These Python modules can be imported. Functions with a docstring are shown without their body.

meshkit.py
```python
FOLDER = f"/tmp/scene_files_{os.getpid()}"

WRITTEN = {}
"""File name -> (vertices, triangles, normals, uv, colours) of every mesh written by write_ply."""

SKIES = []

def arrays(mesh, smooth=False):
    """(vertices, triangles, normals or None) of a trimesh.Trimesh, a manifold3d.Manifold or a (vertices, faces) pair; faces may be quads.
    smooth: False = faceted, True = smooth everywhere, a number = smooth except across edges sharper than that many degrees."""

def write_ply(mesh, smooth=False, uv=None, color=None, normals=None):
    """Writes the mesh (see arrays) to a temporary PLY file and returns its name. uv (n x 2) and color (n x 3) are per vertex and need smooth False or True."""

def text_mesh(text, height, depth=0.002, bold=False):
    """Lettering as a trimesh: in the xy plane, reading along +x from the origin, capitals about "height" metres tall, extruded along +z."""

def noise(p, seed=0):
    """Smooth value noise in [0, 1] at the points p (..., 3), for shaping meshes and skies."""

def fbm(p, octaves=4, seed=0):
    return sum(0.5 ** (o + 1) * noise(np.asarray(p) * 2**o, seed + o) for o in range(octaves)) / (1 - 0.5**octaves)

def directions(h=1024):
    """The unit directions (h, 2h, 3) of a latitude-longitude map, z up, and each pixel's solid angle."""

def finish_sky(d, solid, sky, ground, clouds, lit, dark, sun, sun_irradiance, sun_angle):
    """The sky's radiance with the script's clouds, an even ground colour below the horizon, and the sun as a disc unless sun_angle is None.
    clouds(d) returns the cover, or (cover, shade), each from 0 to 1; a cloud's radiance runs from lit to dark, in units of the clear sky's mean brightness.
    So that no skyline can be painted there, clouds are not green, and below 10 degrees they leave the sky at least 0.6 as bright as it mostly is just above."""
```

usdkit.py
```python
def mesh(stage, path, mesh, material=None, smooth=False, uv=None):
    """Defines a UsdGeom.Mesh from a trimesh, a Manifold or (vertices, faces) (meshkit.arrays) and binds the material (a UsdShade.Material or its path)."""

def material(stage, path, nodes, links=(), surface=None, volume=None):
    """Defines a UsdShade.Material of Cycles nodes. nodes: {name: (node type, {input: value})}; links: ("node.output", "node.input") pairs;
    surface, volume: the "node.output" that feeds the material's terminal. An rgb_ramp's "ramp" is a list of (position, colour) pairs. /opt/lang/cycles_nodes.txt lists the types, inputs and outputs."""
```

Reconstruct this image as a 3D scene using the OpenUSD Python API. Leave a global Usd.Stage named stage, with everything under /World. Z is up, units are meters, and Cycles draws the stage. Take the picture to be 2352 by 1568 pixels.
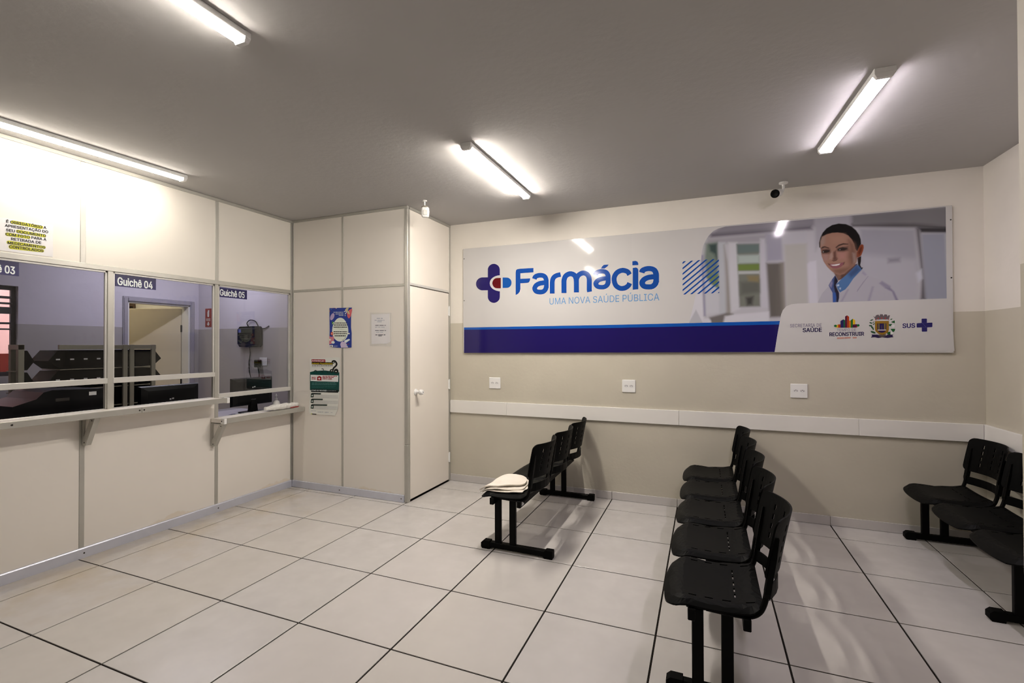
import math, random
import numpy as np, trimesh, manifold3d, usdkit, meshkit
from shapely.geometry import Polygon, LineString, Point, box as sbox
from shapely import union_all, affinity
from pxr import Usd, UsdGeom, UsdLux, UsdShade, Gf, Sdf, Vt

stage = Usd.Stage.CreateInMemory()
UsdGeom.SetStageUpAxis(stage, UsdGeom.Tokens.z)
UsdGeom.SetStageMetersPerUnit(stage, 1.0)
UsdGeom.Xform.Define(stage, '/World'); UsdGeom.Scope.Define(stage, '/World/Looks')
random.seed(7); RNG = np.random.default_rng(7)

# ------------------------------------------------------------------ camera, sky, exposure
cam = UsdGeom.Camera.Define(stage, '/World/camera')
YAW, PITCH, ROLL = -0.3858, 0.0089, -0.0027
cy, sy, cp, sp = math.cos(YAW), math.sin(YAW), math.cos(PITCH), math.sin(PITCH)
fwd = np.array([sy*cp, cy*cp, sp]); r0 = np.array([cy, -sy, 0]); u0 = np.cross(r0, fwd)
right = math.cos(ROLL)*r0 + math.sin(ROLL)*u0; up = -math.sin(ROLL)*r0 + math.cos(ROLL)*u0
EYE = (3.8426, -1.9519, 1.4938)
cam.AddTransformOp().Set(Gf.Matrix4d(*right, 0, *up, 0, *(-fwd), 0, *EYE, 1))
cam.CreateHorizontalApertureAttr(36.0); cam.CreateVerticalApertureAttr(24.0)
cam.CreateFocalLengthAttr(36.0*1089.03/2352); cam.CreateClippingRangeAttr(Gf.Vec2f(0.05, 60))
EXPOSURE = 2.05
cam.CreateExposureAttr(EXPOSURE)
sky = UsdLux.DomeLight.Define(stage, '/World/sky')          # an even, hazy daylight sky
sky.CreateIntensityAttr(.6); sky.CreateColorAttr(Gf.Vec3f(0.80, 0.86, 1.0))
LAMP_MAIN, LAMP_LEFT, LAMP_NEAR, LAMP_RIGHT, LAMP_OFFICE, LAMP_STORE = 54.0, 13.0, 19.0, 18.0, 18.0, 13.0

# ------------------------------------------------------------------ helpers
USED, ORIGIN = {}, {}
def numbered(parent, name):
    k = USED.get((parent, name), 0); USED[(parent, name)] = k + 1
    return '%s/%s' % (parent, name if k == 0 else '%s_%03d' % (name, k))
def tag(p, label=None, cat=None, group=None, kind=None):
    for k, v in (('label', label), ('category', cat), ('group', group), ('kind', kind)):
        if v: p.SetCustomDataByKey(k, v)
    return p
def thing(name, label, cat, loc=(0, 0, 0), group=None, kind=None):
    path = numbered('/World', name)
    x = UsdGeom.Xform.Define(stage, path); x.AddTranslateOp().Set(Gf.Vec3d(*map(float, loc)))
    ORIGIN[path] = np.array(loc, float)
    tag(x.GetPrim(), label, cat, group, kind)
    return path
def struct(name, label, cat, loc=(0, 0, 0)):
    return thing(name, label, cat, loc, None, 'structure')
def corner_normals(v, f, angle):
    """one normal per triangle corner: the mean over the triangles at that vertex that turn less than angle"""
    n = np.cross(v[f[:, 1]]-v[f[:, 0]], v[f[:, 2]]-v[f[:, 0]]); L = np.linalg.norm(n, axis=1, keepdims=True); u = n/np.maximum(L, 1e-15)
    c = f.ravel(); face = np.repeat(np.arange(len(f)), 3); o = np.argsort(c, kind='stable'); cnt = np.bincount(c, minlength=len(v)); start = np.cumsum(cnt)-cnt
    k = cnt[c]; a = np.repeat(np.arange(len(c)), k); b = o[np.repeat(start[c], k) + np.arange(k.sum()) - np.repeat(np.cumsum(k)-k, k)]
    ok = (u[face[a]]*u[face[b]]).sum(1) > math.cos(math.radians(angle)); a, b = a[ok], b[ok]
    out = np.zeros((len(c), 3)); np.add.at(out, a, n[face[b]])
    return out/np.maximum(np.linalg.norm(out, axis=1, keepdims=True), 1e-15)
def obj(name, mesh, mat, parent, smooth=False, label=None, kind=None, col=None):
    path = numbered(parent, name)
    o = ORIGIN['/' + '/'.join(path.split('/')[1:3])]
    v, f = meshkit.arrays(mesh)[:2]
    m = usdkit.mesh(stage, path, (v - o, f), LOOK[mat])
    if smooth:
        m.CreateNormalsAttr(Vt.Vec3fArray.FromNumpy(corner_normals(v, f, 180 if smooth is True else smooth).astype(np.float32))); m.SetNormalsInterpolation('faceVarying')
    if col is not None:
        UsdGeom.PrimvarsAPI(m).CreatePrimvar('col', Sdf.ValueTypeNames.Color3fArray, 'vertex').Set(Vt.Vec3fArray.FromNumpy(np.asarray(col, np.float32)))
    tag(m.GetPrim(), label, None, None, kind)
    return path
def cat_(*ms):
    ms = [m if isinstance(m, tuple) else meshkit.arrays(m)[:2] for m in ms]
    V, F, k = [], [], 0
    for v, f in ms:
        V.append(v); F.append(np.asarray(f) + k); k += len(v)
    return np.vstack(V), np.vstack(F)
def bx(x0, y0, z0, x1, y1, z1):
    x0, x1 = min(x0, x1), max(x0, x1); y0, y1 = min(y0, y1), max(y0, y1); z0, z1 = min(z0, z1), max(z0, z1)
    v = np.array([(x, y, z) for x in (x0, x1) for y in (y0, y1) for z in (z0, z1)], float)
    f = np.array([(0,1,3),(0,3,2),(4,6,7),(4,7,5),(0,4,5),(0,5,1),(2,3,7),(2,7,6),(0,2,6),(0,6,4),(1,5,7),(1,7,3)])
    return v, f
def bev(x0, y0, z0, x1, y1, z1, b=0.003):
    x0, x1 = min(x0, x1), max(x0, x1); y0, y1 = min(y0, y1), max(y0, y1); z0, z1 = min(z0, z1), max(z0, z1)
    b = min(b, (x1-x0)*.45, (y1-y0)*.45, (z1-z0)*.45)
    p = []
    for x, sx in ((x0, 1), (x1, -1)):
        for y, s_y in ((y0, 1), (y1, -1)):
            for z, sz in ((z0, 1), (z1, -1)):
                p += [(x+sx*b, y+s_y*b, z), (x+sx*b, y, z+sz*b), (x, y+s_y*b, z+sz*b)]
    return hull(p)
def hull(p):
    m = manifold3d.Manifold.hull_points(np.asarray(p, float)).to_mesh()
    return m.vert_properties[:, :3].astype(float), m.tri_verts.astype(int)
def man(m):
    m = m.to_mesh(); return m.vert_properties[:, :3].astype(float), m.tri_verts.astype(int)
AX = {'z': np.eye(3), 'x': np.array([[0, 0, 1], [1, 0, 0], [0, 1, 0.]]), 'y': np.array([[1, 0, 0], [0, 0, -1], [0, 1, 0.]])}
def prism(poly, h, axis='z', off=(0, 0, 0)):
    """poly (points or shapely) extruded by h. axis z: (x,y); x: polygon in (y,z), grows to +x; y: polygon in (x,z), grows to -y."""
    p = poly if hasattr(poly, 'exterior') else Polygon(poly)
    m = trimesh.creation.extrude_polygon(p.buffer(0), h, engine='earcut')
    return np.asarray(m.vertices) @ AX[axis].T + np.asarray(off, float), np.asarray(m.faces)
def flat(poly, axis, d):
    """a print: the polygon alone, at depth d on the axis, facing the room (y: to -y, x: to +x, z: up)."""
    p = poly.buffer(0) if hasattr(poly, 'exterior') else Polygon(poly[0], poly[1:]).buffer(0) if np.ndim(poly[0][0]) else Polygon(poly).buffer(0)
    out = []
    for q in getattr(p, 'geoms', [p]):
        if q.is_empty or q.area < 1e-9: continue
        v, f = trimesh.creation.triangulate_polygon(q, engine='earcut')
        v = np.column_stack([v, np.zeros(len(v))]); n = np.cross(v[f[:, 1]] - v[f[:, 0]], v[f[:, 2]] - v[f[:, 0]])[:, 2]
        f = np.where((n < 0)[:, None], f[:, ::-1], f)
        off = {'y': (0, d, 0), 'x': (d, 0, 0), 'z': (0, 0, d)}[axis]
        out.append((v @ AX[axis].T + off, f))
    return cat_(*out)
def tube(pts, r, n=10, closed=False, flatk=1.0):
    P = np.asarray(pts, float); T = np.gradient(P, axis=0); T /= np.linalg.norm(T, axis=1)[:, None]
    u = np.cross(T[0], (0, 0, 1) if abs(T[0][2]) < .9 else (0, 1, 0)); V = []
    R = np.broadcast_to(r, len(P))
    for p, t, rr in zip(P, T, R):
        u = u - t*np.dot(u, t); u /= np.linalg.norm(u); w = np.cross(t, u)
        a = np.arange(n)*2*np.pi/n
        V.append(p + rr*(np.cos(a)[:, None]*u + flatk*np.sin(a)[:, None]*w))
    V = np.vstack(V + [P[:1], P[-1:]]); F = []
    m = len(P)
    for i in range(m-1):
        for j in range(n):
            a, b, c, d = i*n+j, i*n+(j+1) % n, (i+1)*n+(j+1) % n, (i+1)*n+j
            F += [(a, b, c), (a, c, d)]
    for j in range(n):
        F += [(m*n, (j+1) % n, j), (m*n+1, (m-1)*n+j, (m-1)*n+(j+1) % n)]
    return V, np.array(F)
def spline(pts, n=6):
    P = np.array(pts, float); P = np.vstack([2*P[0]-P[1], P, 2*P[-1]-P[-2]]); o = []
    for i in range(1, len(P)-2):
        a, b, c, d = P[i-1:i+3]
        for t in np.arange(n)/n: o.append(.5*((2*b)+(c-a)*t+(2*a-5*b+4*c-d)*t*t+(-a+3*b-3*c+d)*t**3))
    return np.array(o + [P[-2]])
def lathe(prof, c, axis='z', n=20):
    """prof: (radius, height) pairs along the axis from c."""
    V, F = [], []
    for r, h in prof:
        a = np.arange(n)*2*np.pi/n; V += [(max(r, 1e-5)*math.cos(x), max(r, 1e-5)*math.sin(x), h) for x in a]
    for i in range(len(prof)-1):
        for j in range(n):
            a, b, d, e = i*n+j, i*n+(j+1) % n, (i+1)*n+(j+1) % n, (i+1)*n+j
            F += [(a, b, d), (a, d, e)]
    V = np.array(V); V = {'z': V, 'x': V[:, [2, 0, 1]], 'y': np.column_stack([V[:, 0], -V[:, 2], V[:, 1]])}[axis]
    return V + np.asarray(c, float), np.array(F)
def rot(m, deg, c=(0, 0, 0), axis=(0, 0, 1)):
    R = trimesh.transformations.rotation_matrix(math.radians(deg), axis, c)
    return m[0] @ R[:3, :3].T + R[:3, 3], m[1]
def rrect(x0, y0, x1, y1, r):
    return sbox(x0+r, y0+r, x1-r, y1-r).buffer(r, quad_segs=5)
def lin(*c):
    c = np.array(c, float)/255; return tuple(np.where(c <= .04045, c/12.92, ((c+.055)/1.055)**2.4))

# ------------------------------------------------------------------ materials
LOOK = {}
def look(name, rgb, rough=.5, metal=0., var=0., scale=3., bump=0., bscale=60., spec=.5, rvar=0., stain=None):
    n = {'p': ('principled_bsdf', {'base_color': rgb, 'roughness': rough, 'metallic': metal, 'specular_ior_level': spec})}
    l = []
    if var or rvar or bump: n['g'] = ('geometry', {})
    if var:
        c = np.array(rgb)
        n['n'] = ('noise_texture', {'scale': scale, 'detail': 5., 'roughness': .6})
        n['r'] = ('rgb_ramp', {'ramp': [(.3, tuple(c*(1-var))), (.7, tuple(np.minimum(c*(1+var*.6), .95)))]})
        l += [('g.position', 'n.vector'), ('n.fac', 'r.fac'), ('r.color', 'p.base_color')]
    if rvar:
        n['n2'] = ('noise_texture', {'scale': scale*1.7, 'detail': 4.})
        n['mr'] = ('map_range', {'from_min': .3, 'from_max': .7, 'to_min': rough*(1-rvar), 'to_max': rough*(1+rvar)})
        l += [('g.position', 'n2.vector'), ('n2.fac', 'mr.value'), ('mr.result', 'p.roughness')]
    if bump:
        n['nb'] = ('noise_texture', {'scale': bscale, 'detail': 4.}); n['b'] = ('bump', {'strength': .5, 'distance': bump})
        l += [('g.position', 'nb.vector'), ('nb.fac', 'b.height'), ('b.normal', 'p.normal')]
    if stain:                                                   # grime: fades along an axis, broken up by noise
        ax, a0, a1, sc, lo, hi, tint = stain
        n.update({'sx': ('separate_xyz', {}), 'sm': ('map_range', {'from_min': a0, 'from_max': a1, 'to_min': 1., 'to_max': 0., 'clamp': True}), 'sn': ('noise_texture', {'scale': sc, 'detail': 6., 'roughness': .55}),
                  'sa': ('math', {'math_type': 'multiply'}), 'sr': ('map_range', {'from_min': lo, 'from_max': hi, 'to_min': 0., 'to_max': 1., 'clamp': True}), 'sc': ('mix_color', {'blend_type': 'multiply', 'b': tint})})
        l.remove(('r.color', 'p.base_color'))
        l += [('g.position', 'sx.vector'), ('sx.'+ax, 'sm.value'), ('g.position', 'sn.vector'), ('sm.result', 'sa.value1'), ('sn.fac', 'sa.value2'), ('sa.value', 'sr.value'), ('sr.result', 'sc.fac'), ('r.color', 'sc.a'), ('sc.result', 'p.base_color')]
    LOOK[name] = usdkit.material(stage, '/World/Looks/' + name, n, l, surface='p.BSDF')
def glow(name, rgb, strength):
    LOOK[name] = usdkit.material(stage, '/World/Looks/' + name, {'e': ('emission', {'color': rgb, 'strength': strength})}, [], surface='e.emission')
look('tile_light', (.565, .54, .528), .24, var=.03, scale=2.2, rvar=.25, bump=.0003, bscale=90, stain=('x', -.1, 1.7, 2.4, .36, .60, (.88, .81, .68)))
look('tile_mid', (.55, .53, .518), .26, var=.035, scale=2.6, rvar=.25, bump=.0003, bscale=90, stain=('x', -.1, 1.7, 2.4, .36, .60, (.88, .81, .68)))
look('tile_warm', (.56, .535, .513), .25, var=.04, scale=1.8, rvar=.25, bump=.0003, bscale=90, stain=('x', -.1, 1.7, 2.4, .36, .60, (.88, .81, .68)))
look('grout', (.014, .011, .009), .95, spec=.2)
look('ceiling_paint', (.50, .49, .485), .95, var=.02, scale=1.2, bump=.0025, bscale=26, spec=.05)
look('panel_cream', (.80, .765, .70), .42, var=.02, scale=1.5)
look('panel_pale', (.80, .76, .705), .42, var=.02, scale=1.5, stain=('z', .05, .24, 4., .45, .48, (.93, .89, .82)))
look('door_cream', (.80, .75, .68), .40, var=.02, scale=1.5)
look('aluminium', (.50, .49, .45), .42, .55, var=.05, scale=9)
look('aluminium_pale', (.66, .65, .62), .40, .35, var=.04, scale=9)
look('base_alu', (.63, .65, .745), .36, .4, var=.05, scale=9)
look('shadow_gap', (.05, .045, .04), .8)
look('white_board', (.78, .765, .735), .38, var=.02, scale=3)
look('white_plastic', (.80, .80, .79), .35)
look('black_plastic', (.0014, .0016, .0017), .5, var=.2, scale=20, spec=.10)
look('black_steel', (.0012, .0012, .0012), .5, spec=.10)
look('black_rubber', (.0012, .0012, .0012), .7, spec=.10)
look('screw', (.06, .055, .05), .4, .8)
look('sticker', (.7, .7, .7), .5)
look('cloth', (.78, .72, .64), .9, var=.05, scale=14, bump=.002, bscale=70)
look('paper', (.78, .77, .79), .6, var=.03, scale=9, bump=.001, bscale=16)
look('sleeve', (.72, .70, .66), .18, bump=.003, bscale=14)
look('banner_white', (.55, .543, .54), .07, var=.01, scale=2, bump=.0003, bscale=7)
look('sign_navy', (.018, .014, .10), .35)
look('monitor_black', (.003, .003, .0035), .4, spec=.2)
look('rack_steel', (.28, .26, .20), .5, .1)
look('bin_black', (.0014, .0014, .0014), .6, spec=.06)
look('desk_grey', (.32, .31, .32), .5, var=.04)
look('desk_white', (.62, .60, .64), .5)
look('blue_dark', (.02, .025, .08), .5)
look('plastic_bag', (.72, .71, .68), .22, bump=.006, bscale=40)
look('red', (.30, .02, .02), .45)
look('pink_wall', (.66, .37, .31), .8, var=.06, scale=3, bump=.004, bscale=20)
look('window_bar', (.035, .03, .035), .5)
look('brown', (.10, .055, .02), .7, var=.1)
look('orange', (.5, .10, .03), .6); look('magenta', (.35, .02, .12), .6); look('box_white', (.75, .7, .66), .6)
look('screen_blue', (.08, .10, .35), .3)
look('highlighter', (.55, .56, .02), .6)
look('dark_front', (.10, .09, .085), .4)
look('leaf_cream', (.72, .64, .48), .45, var=.03)
for nm, rgh in (('print_satin', .08), ('print_paper', .42)):
    LOOK[nm] = usdkit.material(stage, '/World/Looks/' + nm, {'a': ('attribute', {'attribute': 'col'}), 'p': ('principled_bsdf', {'roughness': rgh, 'specular_ior_level': .35})}, [('a.color', 'p.base_color')], surface='p.BSDF')
look('frame_lilac', (.36, .335, .375), .45)
LOOK['pane_glass'] = usdkit.material(stage, '/World/Looks/pane_glass', {
    't': ('transparent_bsdf', {'color': (.93, .94, .94)}), 'g': ('glossy_bsdf', {'roughness': .02, 'color': (1, 1, 1)}), 'f': ('fresnel', {'IOR': 1.5}), 'h': ('math', {'math_type': 'multiply', 'value2': .42}), 'm': ('mix_closure', {})},
    [('f.fac', 'h.value1'), ('h.value', 'm.fac'), ('t.BSDF', 'm.closure1'), ('g.BSDF', 'm.closure2')], surface='m.closure')
LOOK['pane_tinted'] = usdkit.material(stage, '/World/Looks/pane_tinted', {'t': ('transparent_bsdf', {'color': (.36, .17, .16)})}, [], surface='t.BSDF')
def two_tone(name, upper, lower, z, lo_rough=.22):
    LOOK[name] = usdkit.material(stage, '/World/Looks/' + name, {
        'g': ('geometry', {}), 's': ('separate_xyz', {}), 'c': ('math', {'math_type': 'greater_than', 'value2': z}),
        'n': ('noise_texture', {'scale': 2.2, 'detail': 5.}), 'w': ('math', {'math_type': 'multiply_add', 'value2': .008, 'value3': -.004}), 'aw': ('math', {'math_type': 'add'}),
        'm': ('mix_color', {'a': lower, 'b': upper}), 'r': ('mix_float', {'a': lo_rough, 'b': .75}),
        'v': ('rgb_ramp', {'ramp': [(.3, (.95, .95, .945)), (.7, (1.02, 1.02, 1.02))]}), 'x': ('mix_color', {'blend_type': 'multiply', 'fac': 1.}),
        'nb': ('noise_texture', {'scale': 32., 'detail': 4.}), 'b': ('bump', {'strength': .35, 'distance': .003}), 'p': ('principled_bsdf', {})},
        [('g.position', 's.vector'), ('g.position', 'n.vector'), ('g.position', 'nb.vector'), ('n.fac', 'w.value1'), ('s.z', 'aw.value1'), ('w.value', 'aw.value2'), ('aw.value', 'c.value1'),
         ('c.value', 'm.fac'), ('c.value', 'r.fac'), ('n.fac', 'v.fac'), ('m.result', 'x.a'), ('v.color', 'x.b'), ('x.result', 'p.base_color'), ('r.result', 'p.roughness'), ('nb.fac', 'b.height'), ('b.normal', 'p.normal')], surface='p.BSDF')
two_tone('wall_paint', (.76, .725, .665), (.55, .515, .43), 1.745, .42)
two_tone('office_paint', (.63, .59, .655), (.42, .39, .385), 1.74, .3)
glow('tube_main', (1.0, .92, .82), LAMP_MAIN)
glow('tube_left', (1.0, .92, .80), LAMP_LEFT)
glow('tube_near', (1.0, .92, .82), LAMP_NEAR)
glow('tube_right', (1.0, .90, .97), LAMP_RIGHT)
glow('tube_office', (.88, .85, 1.0), LAMP_OFFICE)
glow('tube_store', (1.0, .86, .58), LAMP_STORE)

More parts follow.
